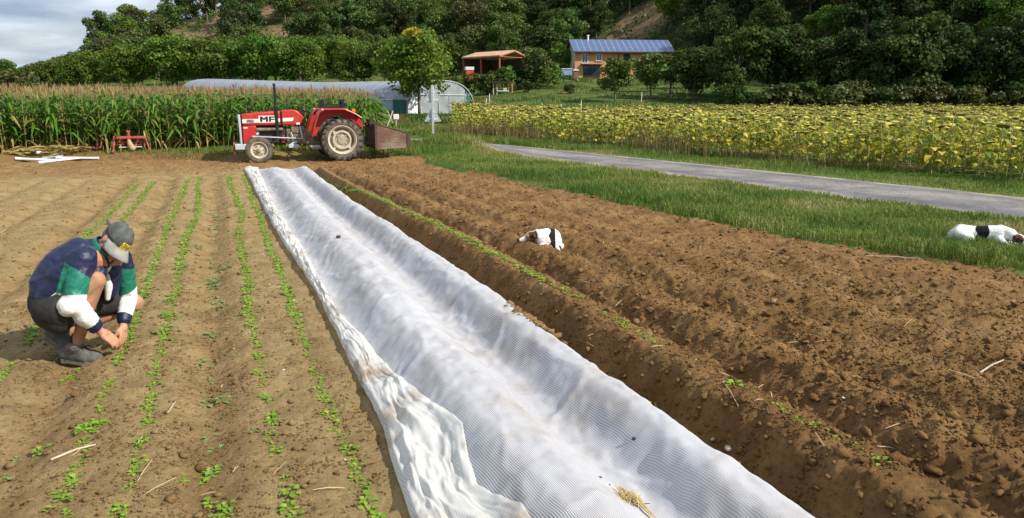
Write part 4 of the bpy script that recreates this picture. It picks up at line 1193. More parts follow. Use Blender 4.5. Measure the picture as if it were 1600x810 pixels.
clod_m = mat('dark_clod', (.05, .035, .02), (.11, .075, .04), scale=40, rough=.95)
def lump(name, label, cat, x, y, z, s, mt, group=None, seed=0):
    r = np.random.default_rng(seed); mb = MB()
    mb.v = [tuple(q) for q in IV * (1 + .22 * r.standard_normal((12, 1))) * s * np.array([1.15, .9, .75])]
    mb.f = [tuple(int(k) for k in f) for f in IF]; mb.m = [0] * 20
    o = mb.build(name, mt, smooth=70)
    sd = o.modifiers.new('round', 'SUBSURF'); sd.levels = sd.render_levels = 1
    o.location = (x, y, z + s * .4); o.rotation_euler = (0, 0, r.uniform(0, 6)); tag(o, label, cat, group); return o
lump('soil_clod', 'single black clod lying far up the white net', 'clod', 1.08, 7.72, nz_(1.08, 7.72), .032, clod_m, seed=1)
lump('soil_clod', 'dark clod on the white net above the straw tuft', 'clod', 1.62, 2.65, nz_(1.62, 2.65), .012, clod_m, seed=2)
lump('soil_clod', 'small dark crumb on the white net left of the straw tuft', 'clod', 1.37, 2.49, nz_(1.37, 2.49), .007, clod_m, seed=3)
lump('soil_clod', 'tiny dark crumb nearest to the straw tuft on the net', 'clod', 1.385, 2.44, nz_(1.385, 2.44), .005, clod_m, seed=4)
n = 420
x = 1.90 + np.abs(rng.normal(0, .055, n)) * rng.choice([-1, 1], n, p=[.6, .4]) + .02; y = rng.normal(4.42, .16, n)
sz = .006 + .010 * rng.gamma(1.2, .6, n)
V, F = scatter_lumps(x, y, net_z(x, y) + .03 * np.exp(-((y - 4.42) / .12) ** 2 - ((x - 1.93) / .05) ** 2), sz, rng)
tag(link('spilled_soil', np_mesh('spilled_soil', V, F, [SOIL], attrs={'moist_shade': ('POINT', np.full(len(V), .6))})), 'brown soil heaped on the right edge of the white net', 'soil', kind='stuff')
# stones and litter on the soil
stone_m = mat('pale_stone', (.40, .31, .22), (.55, .46, .36), scale=9, rough=.9)
white_m = mat('white_stone', (.62, .58, .52), rough=.85)
gz = lambda x, y: float(soil_z(np.array([x]), np.array([y]))[0])
lump('stone', 'larger of two tan stones in the furrow right of the net', 'stone', 2.115, 2.62, gz(2.115, 2.62), .024, stone_m, seed=11)
lump('stone', 'smaller of two tan stones in the furrow right of the net', 'stone', 2.13, 2.76, gz(2.13, 2.76), .015, stone_m, seed=12)
lump('stone', 'pale stone on the clods at right, farther of a pair', 'stone', 3.36, 3.40, gz(3.36, 3.4), .013, white_m, seed=13)
lump('stone', 'tan stone on the clods at right, nearer of a pair', 'stone', 3.26, 3.35, gz(3.26, 3.35), .015, stone_m, seed=14)
lump('stone', 'flat brown stone among the big clods at right', 'stone', 3.75, 4.25, gz(3.75, 4.25), .035, mat('brown_stone', (.18, .115, .06), (.26, .17, .09), scale=14, rough=.9), seed=15)
for i in range(26):
    x = rng.uniform(-1.9, .45) if i % 2 else rng.uniform(2.2, 4.6); y = 2.4 * 4 ** rng.uniform(0, 1)
    lump('pebble', 'tiny whitish pebble lying on the bare soil', 'pebble', x, y, gz(x, y), rng.uniform(.005, .011), white_m, 'whitish pebbles on the soil', 20 + i)
tb = TB()
nl = 520
ly = 2.2 * (20 / 2.2) ** rng.uniform(0, 1, nl); lx = rng.uniform(-4, 6.2, nl)
k = ~((lx > .45) & (lx < 2.0)) & (field_in(lx, ly) > .1)
lx, ly = lx[k], ly[k]; lz = soil_z(lx, ly) + .008
for x, y, z in zip(lx, ly, lz):
    a = rng.uniform(0, 6.28); L = rng.uniform(.015, .085); d = np.array([math.cos(a), math.sin(a), rng.normal(0, .25)]) * L
    p = np.array([x, y, z])
    tb.strip([p - d, p + np.array([0, 0, .006]), p + d], [.003, .005, .003], np.array([-math.sin(a), math.cos(a), .3]), 0, rng.uniform(0, 1))
dry_litter = leafmat('dry_litter', (.34, .24, .11), (.60, .47, .27), trans=.05)
tag(link('straw_litter', var_mesh('straw_litter', tb.done(), [dry_litter])), 'bits of dry stalk and straw strewn over the soil', 'straw litter', kind='stuff')
def stick(label, p0, p1, r_):
    mb = MB(); P0 = Vector((p0[0], p0[1], gz(*p0) + .012)); P1 = Vector((p1[0], p1[1], gz(*p1) + .014))
    mid = P0.lerp(P1, .55) + Vector((0.004, 0.004, .008)); mid.z = max(mid.z, gz(mid.x, mid.y) + .01)
    mb.tube([P0, mid, P1], [r_, r_ * .9, r_ * .6], 6)
    tag(mb.build('stick', dry_litter_w), label, 'stick')
dry_litter_w = mat('bleached_stick', (.42, .33, .21), (.58, .48, .34), scale=30, rough=.85)
stick('pale bleached stick lying across the near left bed', (-.83, 3.68), (-.66, 3.76), .006)
stick('thin upright straw by the third seedling row', (-.36, 4.02), (-.33, 4.2), .003)
stick('pale twig lying on the clods at the right edge', (4.02, 2.82), (4.30, 2.86), .006)
stick('thin pale rootlet in the furrow right of the net', (2.24, 2.72), (2.32, 2.95), .0025)
stick('dry root along the edge of the green verge', (6.25, 5.75), (6.6, 5.35), .006)

# ------------------------------------------------------------------ polytunnel
poly_m = mat('polythene', (.20, .225, .27), (.26, .285, .33), scale=.6, rough=.42, bump=.15, bscale=2)
poly_side = mat('polythene_side', (.24, .27, .32), (.30, .33, .38), scale=.6, rough=.5)
poly_end = mat('polythene_end', (.21, .235, .245), (.29, .31, .32), scale=1.2, rough=.5, bump=.3, bscale=1.5)
white_pl = mat('white_sheet', (.82, .84, .86), rough=.5)
steel = mat('galvanised_steel', (.55, .56, .57), (.66, .67, .68), scale=4, rough=.45, metal=.4)
lgrey_t = mat('pale_frame', (.46, .48, .50), rough=.5)
green_net = mat('green_curtain', (.012, .085, .055), (.02, .12, .08), scale=3, rough=.8)
PT0 = np.array([-6.75, 73.0]); PA = np.array([-.762, .648]); PE = np.array([.648, .762])    # (R, F): axis away to the left, end plane to the right
PTL, HW, HH = 44.5, 4.45, 3.05
tunnel = thing('polytunnel', 'long pale plastic polytunnel with an arched end behind the maize', 'polytunnel', (0, 0, 0))
def tun(s, l, z):
    q = PT0 + PA * l + PE * s
    x, y = XY(q[1], q[0])
    return Vector((x, y, np.interp(l, [-1, 0, 19, 49, 60], [.52, .55, .70, 1.75, 2.0]) - .0 * s + z))
def arch(s): return HH * (1 - abs(s / HW) ** 2.3) ** (1 / 2.1)
ang = np.linspace(0, math.pi, 33)
prof_ = [(-HW * np.sign(math.cos(a)) * abs(math.cos(a)) ** .8, HH * math.sin(a) ** .82) for a in ang]
mb = MB(); ls_ = np.linspace(0, PTL, 50)
vs = [tun(s, l, z) for l in ls_ for s, z in prof_]
fs = [(i * 33 + k, i * 33 + k + 1, (i + 1) * 33 + k + 1, (i + 1) * 33 + k) for i in range(49) for k in range(32)]
mb.add(vs, fs); mb.build('cover_sheet', poly_m, tunnel, smooth=60)
for l in np.arange(0, PTL + .1, 1.96):
    mb = MB(); mb.tube([tun(s * 1.003, l, z * 1.004) for s, z in prof_], .03, 5); mb.build('hoop', poly_m, tunnel)
mb = MB()
vs = [tun(-HW * 1.012 * (1 - .02 * (z / 1.3)), l, z) for l in ls_ for z in (-.3, .65, 1.25)]
mb.add(vs, [(i * 3 + k, i * 3 + k + 1, (i + 1) * 3 + k + 1, (i + 1) * 3 + k) for i in range(49) for k in range(2)]); mb.build('side_sheet', poly_side, tunnel)
mb = MB(); mb.tube([tun(-HW * 1.0, l, 1.27) for l in ls_], .05, 5); mb.build('side_rail', steel, tunnel)
mb = MB()
vs = [tun(-HW * 1.03, l, z) for l in (.2, 1.9) for z in (-.2, 1.3)] ; mb.add(vs, [(0, 1, 3, 2)])
mb.build('side_curtain', green_net, tunnel)
def end_panel(s0, s1, z0, z1, mt, name, off=-.02):
    mb = MB(); ss = np.linspace(s0, s1, 12)
    vs = [tun(s, off, z0) for s in ss] + [tun(s, off, min(z1, max(z0, arch(s)))) for s in ss]
    mb.add(vs, [(i, i + 1, 13 + i, 12 + i) for i in range(11)]); return mb.build(name, mt, tunnel)
end_panel(-HW, HW, 1.72, 9, poly_end, 'gable_sheet')
end_panel(-HW, -2.9, -.3, 1.72, white_pl, 'end_sheet')['label'] = 'bright white left part of the tunnel end'
end_panel(-2.9, -.55, -.3, 1.72, poly_end, 'end_sheet'); end_panel(-.55, .9, -.3, 1.72, poly_end, 'door', -.05); end_panel(.9, 3.15, -.3, 1.72, poly_end, 'door', -.05)
end_panel(3.15, HW, -.3, 9, green_net, 'end_curtain')['label'] = 'dark green mesh at the right side of the tunnel end'
for s in (-2.9, -.55, .9, 3.15):
    mb = MB(); mb.tube([tun(s, -.1, -.2), tun(s, -.1, min(1.75, arch(s)))], .04, 6); mb.build('door_post', lgrey_t, tunnel)
mb = MB(); mb.tube([tun(-3.4, -.1, 1.74), tun(3.3, -.1, 1.74)], .045, 6); mb.build('cross_bar', lgrey_t, tunnel)
mb = MB(); mb.tube([tun(s * 1.01, -.06, z * 1.01) for s, z in prof_], .05, 6); mb.build('end_arch', lgrey_t, tunnel)

# ------------------------------------------------------------------ wooden house
larch = mat('larch_boards', (.52, .235, .095), (.64, .32, .145), scale=1.5, rough=.75)
wm = larch.node_tree
bwv = wm.nodes.new('ShaderNodeTexWave'); bwv.bands_direction = 'X'; bwv.inputs['Scale'].default_value = 2.2; bwv.inputs['Distortion'].default_value = 0
wb = wm.nodes.new('ShaderNodeBump'); wb.inputs['Strength'].default_value = .6; wb.inputs['Distance'].default_value = .03
wtc = wm.nodes.new('ShaderNodeTexCoord'); wm.links.new(wtc.outputs['Object'], bwv.inputs['Vector'])
wm.links.new(bwv.outputs['Fac'], wb.inputs['Height']); wm.links.new(wb.outputs[0], wm.nodes['Principled BSDF'].inputs['Normal'])
plaster = mat('grey_plaster', (.36, .34, .30), (.42, .40, .35), scale=1, rough=.9)
glass = mat('window_glass', (.03, .045, .07), rough=.08, spec=.8)
white_fr = mat('white_frame', (.75, .74, .72), rough=.6)
dark_wood = mat('dark_wood', (.045, .03, .02), (.08, .055, .035), scale=3, rough=.8)
solar = mat('solar_cells', (.05, .085, .19), (.07, .115, .25), scale=5, rough=.22, spec=.7)
alu = mat('aluminium', (.62, .64, .68), rough=.35, metal=.5)
c0 = px(898, 122, 134)
HZ = float(terrain(c0.x, c0.y)) - .1
hang = -YAW + R(5.0)
house = thing('wooden_house', 'two storey timber house with a blue solar roof on the slope', 'house', (c0.x, c0.y, HZ), hang)
HL, HD, HE, HR = 17.3, 8.2, 4.7, 6.7
def hb(name, c, d, mt, parent=None, **k):
    mb = MB(); mb.box(c, d); return mb.build(name, mt, parent or house, **k)
hb('front_wall', (HL / 2, .12, HE / 2 - .3), (HL, .24, HE + .6), larch)
mb = MB(); mb.prism([(.24, -.6), (.24, HE), (HD / 2, HR - .15), (HD - .24, HE), (HD - .24, -.6)], lambda a, b_, t: (t, a, b_), 0, .25); mb.build('gable_wall', plaster, house)
mb = MB(); mb.prism([(.24, -.6), (.24, HE), (HD / 2, HR - .15), (HD - .24, HE), (HD - .24, -.6)], lambda a, b_, t: (t, a, b_), HL - .25, HL); mb.build('gable_wall', plaster, house)
hb('back_wall', (HL / 2, HD - .12, HE / 2 - .3), (HL, .24, HE + .6), plaster)
ov = .7; sl = (HR - HE) / (HD / 2)
mb = MB(); mb.prism([(-ov, HE - sl * ov), (HD / 2, HR), (HD + ov, HE - sl * ov), (HD + ov, HE - sl * ov + .16), (HD / 2, HR + .18), (-ov, HE - sl * ov + .16)], lambda a, b_, t: (t, a, b_), -.5, HL + .5)
roof = mb.build('roof', dark_wood, house)
ncol, nrow = 17, 3
fw = (HL + .8) / ncol; L_ = math.hypot(HD / 2 + ov, sl * (HD / 2 + ov)); fh_ = L_ / nrow
rm_ = Matrix.Rotation(math.atan(sl), 3, 'X')
pm = MB(); pm.box((0, 0, .045), (fw - .10, fh_ - .10, .05)); pmesh = pm.mesh('solar_panel', [solar])
fm = MB(); fm.box((0, 0, .03), (fw - .02, fh_ - .02, .05)); fmesh_ = fm.mesh('panel_frame', [alu])
for i in range(ncol):
    for j in range(nrow):
        p = Vector((-.4 + fw * (i + .5), -ov, HE - sl * ov + .165)) + rm_ @ Vector((0, fh_ * (j + .5), 0))
        q = link('panel_frame', fmesh_, roof); q.location = p; q.rotation_euler = (math.atan(sl), 0, 0)
        q = link('solar_panel', pmesh, roof); q.location = p; q.rotation_euler = (math.atan(sl), 0, 0)
mb = MB(); mb.tube([(2.9, HD / 2 - .4, HR - .2), (2.9, HD / 2 - .4, HR + .75)], .16, 10); mb.tube([(2.9, HD / 2 - .4, HR + .75), (2.9, HD / 2 - .4, HR + .95)], .22, 10); mb.build('chimney', white_fr, roof)
mb = MB(); mb.tube([(-.5, -ov - .06, HE - sl * ov + .02), (HL + .5, -ov - .06, HE - sl * ov + .02)], .08, 6); mb.build('gutter', dark_wood, house)
def window(x, z, w, h, n, name='window', fr=white_fr):
    f = hb(name, (x, -.012, z), (w + .16, .05, h + .16), fr)
    for i in range(n):
        mb = MB(); mb.box((x - w / 2 + w / n * (i + .5), -.045, z), (w / n - .09, .02, h)); mb.build('pane', glass, f)
    mb = MB(); mb.box((x, -.07, z - h / 2 - .12), (w + .3, .16, .06)); mb.build('sill', fr, f)
    return f
window(1.75, 3.35, 1.0, 1.35, 2); window(4.25, 3.55, .9, .95, 2); window(16.2, 3.5, .9, 1.0, 2)
w_ = window(3.0, 1.25, 2.9, 1.75, 3, 'glazed_door', dark_wood); w_['label'] = 'wide glazed door on the ground floor'
hb('canopy', (2.9, -.55, 2.35), (3.8, 1.1, .1), dark_wood)
hb('loggia_shade', (9.2, -.015, 3.2), (1.2, .05, 2.0), dark_wood)  # flat dark panel, shade of the recess painted as colour
hb('corner_board', (7.75, -.03, 2.4), (.16, .06, 4.4), dark_wood)
hb('shutter', (8.25, -.03, 3.3), (.7, .06, 1.7), larch); hb('shutter', (10.6, -.03, 3.3), (.8, .06, 1.7), larch)
mb = MB(); mb.box((-.015, 2.2, 1.15), (.05, 1.0, 1.0)); mb.box((-.015, 5.2, 1.15), (.05, 1.0, 1.0)); mb.box((-.015, 5.0, 3.6), (.05, .8, 1.0)); mb.build('side_window', glass, house)
# clutter on the left of the house
blue = mat('blue_tarp', (.16, .30, .52), (.30, .45, .68), scale=2, rough=.5)
brown = mat('brown_panel', (.22, .10, .055), (.28, .14, .08), scale=3, rough=.7)
p = px(885, 122, 129); gh = float(ground_z(np.array([p.x]), np.array([p.y]))[0])
t = thing('covered_trailer', 'blue sheeted trailer with white top rim left of the wooden house', 'trailer', (p.x, p.y, gh), -YAW)
mb = MB(); mb.box((0, 0, 1.0), (1.8, 1.2, 1.05)); mb.build('body', blue, t, bevel=.06)
mb = MB(); mb.box((0, 0, 1.58), (1.95, 1.35, .12)); mb.build('top_rim', white_fr, t)
for sx in (-.5, .5):
    mb = MB(); mb.lathe([(.12, -.1), (.3, -.1), (.32, 0), (.3, .1), (.12, .1)], (sx, -.55, .3), (0, 1, 0), 14, close=True); mb.build('wheel', dark_wood, t)
p = px(899.5, 122, 127); gh = float(ground_z(np.array([p.x]), np.array([p.y]))[0])
t = thing('small_hut', 'little brown hut with pale rounded roof before the house corner', 'hut', (p.x, p.y, gh), -YAW)
mb = MB(); mb.box((0, 0, .95), (.75, .8, 1.3)); mb.build('walls', brown, t)
mb = MB(); mb.prism([(-.5, 1.55), (-.42, 1.75), (0, 1.85), (.42, 1.75), (.5, 1.55)], lambda a, b_, q: (a, q, b_), -.5, .5); mb.build('roof', white_fr, t)
mb = MB()
for sx in (-.33, .33):
    for sy in (-.33, .33): mb.box((sx, sy, .12), (.08, .08, .5))
mb.build('legs', white_fr, t)

# ------------------------------------------------------------------ open barn
rust_roof = mat('orange_tin_roof', (.50, .27, .15), (.60, .36, .22), scale=1, rough=.6)
red_steel = mat('red_steel', (.30, .05, .03), (.36, .08, .05), scale=2, rough=.6)
barn_wood = mat('barn_boards', (.07, .045, .03), (.12, .075, .045), scale=2, rough=.9)
A = px(781, 87.6, 125); B = px(721, 91.2, 131.4); Cc = px(826, 90.6, 129.8); RA = px(804, 79.6, 127.3); RB = px(718.5, 84.6, 134.0)
Cc.z = A.z; B.z = A.z; RB.z = RA.z
D = Cc + (B - A); RB = RA + (B - A)
RB.z = RA.z
barn = thing('open_barn', 'open-fronted shed with orange roof and red posts among the trees', 'barn')
up_ = Vector((0, 0, .14))
def slab(name, quad, mt):
    mb = MB(); mb.add([q for q in quad] + [q + up_ for q in quad], [(0, 1, 2, 3), (7, 6, 5, 4), (0, 4, 5, 1), (1, 5, 6, 2), (2, 6, 7, 3), (3, 7, 4, 0)])
    return mb.build(name, mt, barn)
slab('roof', (A, RA, RB, B), rust_roof); slab('roof', (RA + Vector((.03, .03, 0)), Cc, D, RB), rust_roof)
bz = float(terrain(A.x, A.y)) - .6
inn = lambda p, q, t_: p.lerp(q, t_)
ctr = (A + D) / 2
for p in (inn(A, ctr, .05), inn((A + B) / 2, ctr, .05), inn(B, ctr, .06), inn(Cc, ctr, .05)):
    mb = MB(); mb.box((p.x, p.y, (p.z + bz) / 2 - .02), (.22, .22, p.z - bz)); mb.build('post', red_steel, barn)
for p, q in ((A, B), (A, Cc), (A, RA), (RA, Cc)):
    mb = MB(); mb.tube([p - Vector((0, 0, .12)), q - Vector((0, 0, .12))], .09, 6); mb.build('beam', red_steel, barn)
def wall(p, q, name):
    mb = MB(); p, q = inn(p, ctr, .04), inn(q, ctr, .04)
    mb.add([(p.x, p.y, bz), (q.x, q.y, bz), (q.x, q.y, q.z - .1), (p.x, p.y, p.z - .1)], [(0, 1, 2, 3)]); mb.build(name, barn_wood, barn)
wall(B, D, 'back_wall'); wall(D, Cc, 'side_wall')
mb = MB(); q0 = inn(B, ctr, .05)
p = px(733, 112, 128.5); gh = float(ground_z(np.array([p.x]), np.array([p.y]))[0])
t = thing('farm_wagon', 'red farm wagon with white upper board parked under the barn roof', 'wagon', (p.x, p.y, gh), R(-12))
mb = MB(); mb.box((0, 0, 1.5), (1.25, 2.4, 1.5)); mb.build('body', mat('wagon_red', (.5, .04, .03), (.6, .08, .06), scale=3, rough=.5), t, bevel=.05)
mb = MB(); mb.box((0, 0, 2.52), (1.4, 2.5, .5)); mb.build('upper_board', white_fr, t)
for sx in (-.55, .55):
    for sy in (-.8, .8):
        mb = MB(); mb.lathe([(.15, -.12), (.42, -.12), (.46, 0), (.42, .12), (.15, .12)], (sx, sy, .46), (1, 0, 0), 16, close=True); mb.build('wheel', dark_wood, t)
# wooden stand below the barn
p = px(785, 135, 108); gh = float(ground_z(np.array([p.x]), np.array([p.y]))[0])
t = thing('wooden_stand', 'rough timber stand with pale boards on the slope below the barn', 'stand', (p.x, p.y, gh), -YAW + .15)
pale_w = mat('pale_timber', (.45, .38, .28), (.55, .48, .38), scale=4, rough=.85)
for sx in (-1.3, -.8, .9, 1.35):
    mb = MB(); mb.box((sx, random.uniform(-.3, .3), .75), (.12, .12, 1.7)); mb.build('post', pale_w if sx < 0 else larch, t)
mb = MB(); mb.box((0, 0, 1.62), (3.1, 1.3, .1)); mb.build('roof_board', dark_wood, t)
mb = MB(); mb.box((.05, 0, .42), (1.7, .7, .1)); mb.build('shelf', white_fr, t)
mb = MB(); mb.box((.35, -.1, .66), (.5, .5, .38)); mb.build('crate', pale_w, t)
# white stakes on the meadow
for i, (u_, v0, F_) in enumerate(((828, 128, 108), (759, 167, 84), (765, 152, 92), (877, 172, 78), (908, 165, 82), (1002, 158, 90), (848, 172, 80))):
    p = px(u_, v0, F_); gh = float(ground_z(np.array([p.x]), np.array([p.y]))[0])
    mb = MB(); mb.tube([(0, 0, -.2), (0, 0, 1.15)], [.045, .04], 6)
    o = mb.build('fence_stake', white_fr); o.location = (p.x, p.y, gh); o.rotation_euler = (R(random.uniform(-4, 4)), R(random.uniform(-4, 4)), 0)
    tag(o, 'thin pale stake standing in the meadow below the house', 'stake', 'pale stakes in the meadow')

# ------------------------------------------------------------------ road sign, marker, pipes, implements
sign_back = mat('sign_back', (.52, .52, .51), (.62, .62, .61), scale=3, rough=.5, metal=.3)
p = px(677, 217, 33.5); gh = float(ground_z(np.array([p.x]), np.array([p.y]))[0])
sg = thing('road_sign', 'backs of two triangular traffic signs on one grey post', 'road sign', (p.x, p.y, gh), -YAW + R(4))
mb = MB(); mb.box((0, 0, 1.05), (.10, .06, 2.3)); mb.build('post', steel, sg, bevel=.008)
def tri_plate(zb, w, h):
    o_ = [(-w / 2, 0), (w / 2, 0), (.03, h), (-.03, h)]
    mb = MB(); mb.prism(o_, lambda a, b_, t_: (a, t_, zb + b_), .045, .06); pl = mb.build('triangle_plate', sign_back, sg)
    mb = MB()
    pts = [Vector((a, .05, zb + b_)) for a, b_ in ((-w / 2, 0), (w / 2, 0), (0, h))]
    for i in range(3): mb.tube([pts[i], pts[(i + 1) % 3]], .016, 5)
    mb.build('plate_rim', steel, pl)
    for q in (.10, h * .62):
        ww = w * (1 - q / h) * .8
        mb = MB(); mb.box((0, .034, zb + q), (ww, .016, .05)); mb.build('bracket', white_fr, pl)
tri_plate(1.47, .76, .72); tri_plate(.64, .72, .64)
p = px(619, 190, 41); gh = float(ground_z(np.array([p.x]), np.array([p.y]))[0])
mk = thing('marker_box', 'small white box on a short peg in the weeds behind the rusty box', 'box', (p.x, p.y, gh), -YAW + .2)
mb = MB(); mb.box((0, 0, .62), (.30, .14, .28)); mb.build('box_body', white_fr, mk, bevel=.02)
mb = MB(); mb.box((0, 0, .2), (.06, .06, .62)); mb.build('peg', pale_w, mk)
p = px(603, 186, 40.5); gh = float(ground_z(np.array([p.x]), np.array([p.y]))[0])
mb = MB(); mb.tube([(0, 0, 0), (.42, .1, .95)], .035, 6); mb.tube([(.1, .05, .95), (.38, .1, .3)], .025, 6)
o = mb.build('leaning_stakes', pale_w); o.location = (p.x, p.y, gh); tag(o, 'two crossed leaning stakes beside the white marker box', 'stakes')
pvc = mat('grey_white_pipe', (.66, .68, .70), (.78, .79, .80), scale=5, rough=.4)
pvc2 = mat('grey_pipe', (.30, .33, .38), rough=.4)
gz2 = lambda x, y: max(float(ground_z(np.array([x]), np.array([y]))[0]), float(soil_z(np.array([x]), np.array([y]))[0]))
def gp(u, v, dy=0):
    q = px(u, v, 20.0); k = CAM_H / (CAM_H - q.z)
    return Vector((q.x * k, q.y * k + dy, 0))
def pipe(label, a, b_, za, zb, r_, mt=pvc):
    mb = MB(); A_ = gp(*a); B_ = gp(*b_)
    A_.z = gz2(A_.x, A_.y) + r_ + za; B_.z = gz2(B_.x, B_.y) + r_ + zb
    d = (B_ - A_).normalized()
    mb.lathe([(r_ * .8, .0), (r_, .0), (r_, (B_ - A_).length), (r_ * .8, (B_ - A_).length), ], A_, d, 10, close=True)
    mb.lathe([(r_, .0), (r_ * 1.25, .0), (r_ * 1.25, .12), (r_, .13)], A_ + d * .002, d, 10, close=True)
    tag(mb.build('pipe', mt), label, 'pipe', None)
pipe('white pipe lying lowest at the left of the heap', (25, 254), (90, 253), 0, 0, .034)
pipe('white pipe propped slanting up to the right over the heap', (58, 252.5), (119, 248.5), .06, .14, .036)
pipe('white pipe crossing in front of the heap', (60, 255.5), (128, 251.5), 0, .05, .03)
pipe('long white pipe sticking out to the right of the heap', (88, 252.5), (155, 251), .05, 0, .032)
pipe('grey pipe in the middle of the heap', (52, 252), (102, 250.5), .05, .09, .034, pvc2)
pipe('short grey pipe half hidden in the heap', (66, 253), (100, 252), .06, .08, .028, pvc2)
imp_red = mat('faded_red_paint', (.34, .035, .035), (.46, .10, .085), scale=9, rough=.55)
imp_dark = mat('dark_red_paint', (.16, .02, .018), (.26, .04, .035), scale=12, rough=.7)
bag_m = mat('beige_sacking', (.36, .27, .15), (.46, .36, .22), scale=14, rough=.9, bump=.4)
x0, x1, yy = -2.80, -1.98, 23.95
gz2 = lambda x, y: max(float(ground_z(np.array([x]), np.array([y]))[0]), float(soil_z(np.array([x]), np.array([y]))[0]))
tl_ = thing('rotary_tiller', 'small red tiller attachment standing at the foot of the maize', 'farm implement', ((x0 + x1) / 2, yy, gz2(-2.4, yy)))
mb = MB(); mb.box((0, 0, .40), (.84, .07, .07)); mb.build('top_beam', imp_red, tl_, bevel=.01)
for sx, dx in ((-.40, -.02), (.40, .05)):
    mb = MB(); mb.tube([(sx, 0, .42), (sx + dx, -.03, .2), (sx + dx * 2, -.08, .0)], [.028, .026, .022], 6); mb.box((sx + dx * 2, -.1, .015), (.06, .12, .03)); mb.build('leg', imp_red, tl_)
mb = MB()
for k in range(9):
    sx = -.34 + .085 * k; mb.tube([(sx, .02, .38), (sx, .06, .28), (sx, .12, .13)], .011, 5)
mb.build('tines', imp_dark, tl_)
for z_ in (.33, .26, .19):
    mb = MB(); mb.tube([(-.39, .03 + (.33 - z_) * .5, z_), (.39, .03 + (.33 - z_) * .5, z_)], .013, 5); mb.build('rod', imp_dark, tl_)
mb = MB(); mb.tube([(-.30, -.02, .12), (.30, -.02, .13)], .022, 6); mb.build('roller', pale_w, tl_)
mb = MB(); mb.tube([(-.02, 0, .42), (-.02, 0, .56)], .035, 6); mb.box((-.02, 0, .57), (.10, .06, .05)); mb.build('hitch', imp_red, tl_)
mb = MB(); mb.tube([(.40, 0, .42), (.38, .05, .58)], .02, 6); mb.build('lever', larch, tl_)
mb = MB(); mb.chain([(-.02, -.05, .31), (.0, -.06, .2), (.05, -.06, .1)], [.05, .075, .09]); me = organic(mb, .02, 2)
me.materials.append(bag_m); link('sack', me, tl_)
hr = thing('red_harrow', 'low dark red harrow half hidden left of the tiller attachment', 'farm implement', (-3.55, 24.15, gz2(-3.5, 24.1)))
for k in range(3):
    mb = MB(); mb.tube([(-.42, .1 * k, .05 + .02 * k), (.38, .1 * k, .12 + .02 * k)], .016, 6); mb.build('bar', imp_dark, hr)
for k in range(6):
    mb = MB(); sx = -.38 + .14 * k; mb.tube([(sx, -.03, .07 + .01 * k), (sx + .05, .2, .12 + .01 * k), (sx + .03, .22, .0)], .011, 5); mb.build('tine', imp_dark, hr)
mb = MB(); mb.tube([(.36, .1, .12), (.40, .12, .34)], .018, 6); mb.build('handle', imp_red, hr)

# ------------------------------------------------------------------ tractor
red = mat('tractor_red', (.50, .018, .014), (.46, .060, .040), scale=4, rough=.36, coat=.2, lo=.45, hi=.75)
red_shade = mat('tractor_red_shade', (.40, .018, .014), (.50, .03, .022), scale=5, rough=.45)  # darker red for the mudguard side: shade under the lip painted in
lgrey = mat('tractor_grey', (.42, .44, .47), (.52, .54, .56), scale=4, rough=.45)
rubber = mat('tyre_rubber', (.030, .029, .027), (.10, .085, .065), scale=5, rough=.9, lo=.45, hi=.8)
rubber_d = mat('tyre_rubber_dusty', (.05, .046, .042), (.19, .145, .10), scale=6, rough=.95)
rimc = mat('rim_cream', (.46, .40, .29), (.58, .52, .40), scale=7, rough=.6)
rimd = mat('rim_dirty', (.20, .16, .11), (.40, .34, .24), scale=6, rough=.7)
iron = mat('dark_iron', (.014, .013, .012), (.045, .038, .03), scale=7, rough=.6)
oily = mat('oily_metal', (.13, .095, .06), (.26, .20, .13), scale=9, rough=.6, metal=.2)
black = mat('black_paint', (.012, .012, .013), rough=.4)
decal_w = mat('decal_white', (.78, .77, .74), rough=.5)
decal_g = mat('decal_grey', (.46, .46, .46), rough=.5)
amber = mat('amber_lens', (.55, .16, .02), rough=.2)
TX, TY = 3.15, 21.68
TZ = float(soil_z(np.array([3.15]), np.array([20.95]))[0]) - .02
trac = thing('tractor', 'old red tractor with tall black exhaust parked at the end of the beds', 'tractor', (TX, TY, TZ), math.pi)
def tb_(name, mbx, mt, parent=None, **k): return mbx.build(name, mt, parent or trac, **k)
def xz(a, b_, t_): return (a, t_, b_)
# bonnet in two sections with a dark seam
mb = MB(); mb.prism([(2.73, .99), (2.75, 1.255), (2.66, 1.295), (2.2, 1.33), (1.555, 1.375), (1.555, .985), (2.3, .985)], xz, -.27, .27); tb_('bonnet', mb, red, bevel=.035)
mb = MB(); mb.prism([(1.525, .985), (1.525, 1.378), (1.18, 1.405), (1.10, 1.375), (.93, 1.20), (.99, 1.02), (1.06, .985)], xz, -.28, .28); tb_('rear_cowl', mb, red, bevel=.03)
mb = MB(); mb.box((1.54, 0, 1.18), (.02, .53, .37)); tb_('seam', mb, black)
mb = MB(); mb.prism([(2.73, .50), (2.73, .985), (2.27, .985), (2.25, .85), (2.30, .62), (2.46, .50)], xz, -.265, .265); tb_('radiator_side', mb, red, bevel=.02)
mb = MB(); mb.prism([(2.745, .47), (2.77, 1.275), (2.86, 1.27), (2.83, .47)], xz, -.275, .275); gr = tb_('grille_frame', mb, lgrey, bevel=.02)
for sy in (-.14, .14):
    mb = MB(); mb.box((2.848, sy, .9), (.03, .20, .56)); tb_('grille', mb, black, gr)
mb = MB(); mb.box((2.74, 0, .88), (.025, .556, .80)); tb_('grille_seal', mb, black)
mb = MB(); mb.box((2.80, 0, .42), (.44, .56, .16)); tb_('front_weight', mb, lgrey, bevel=.02)
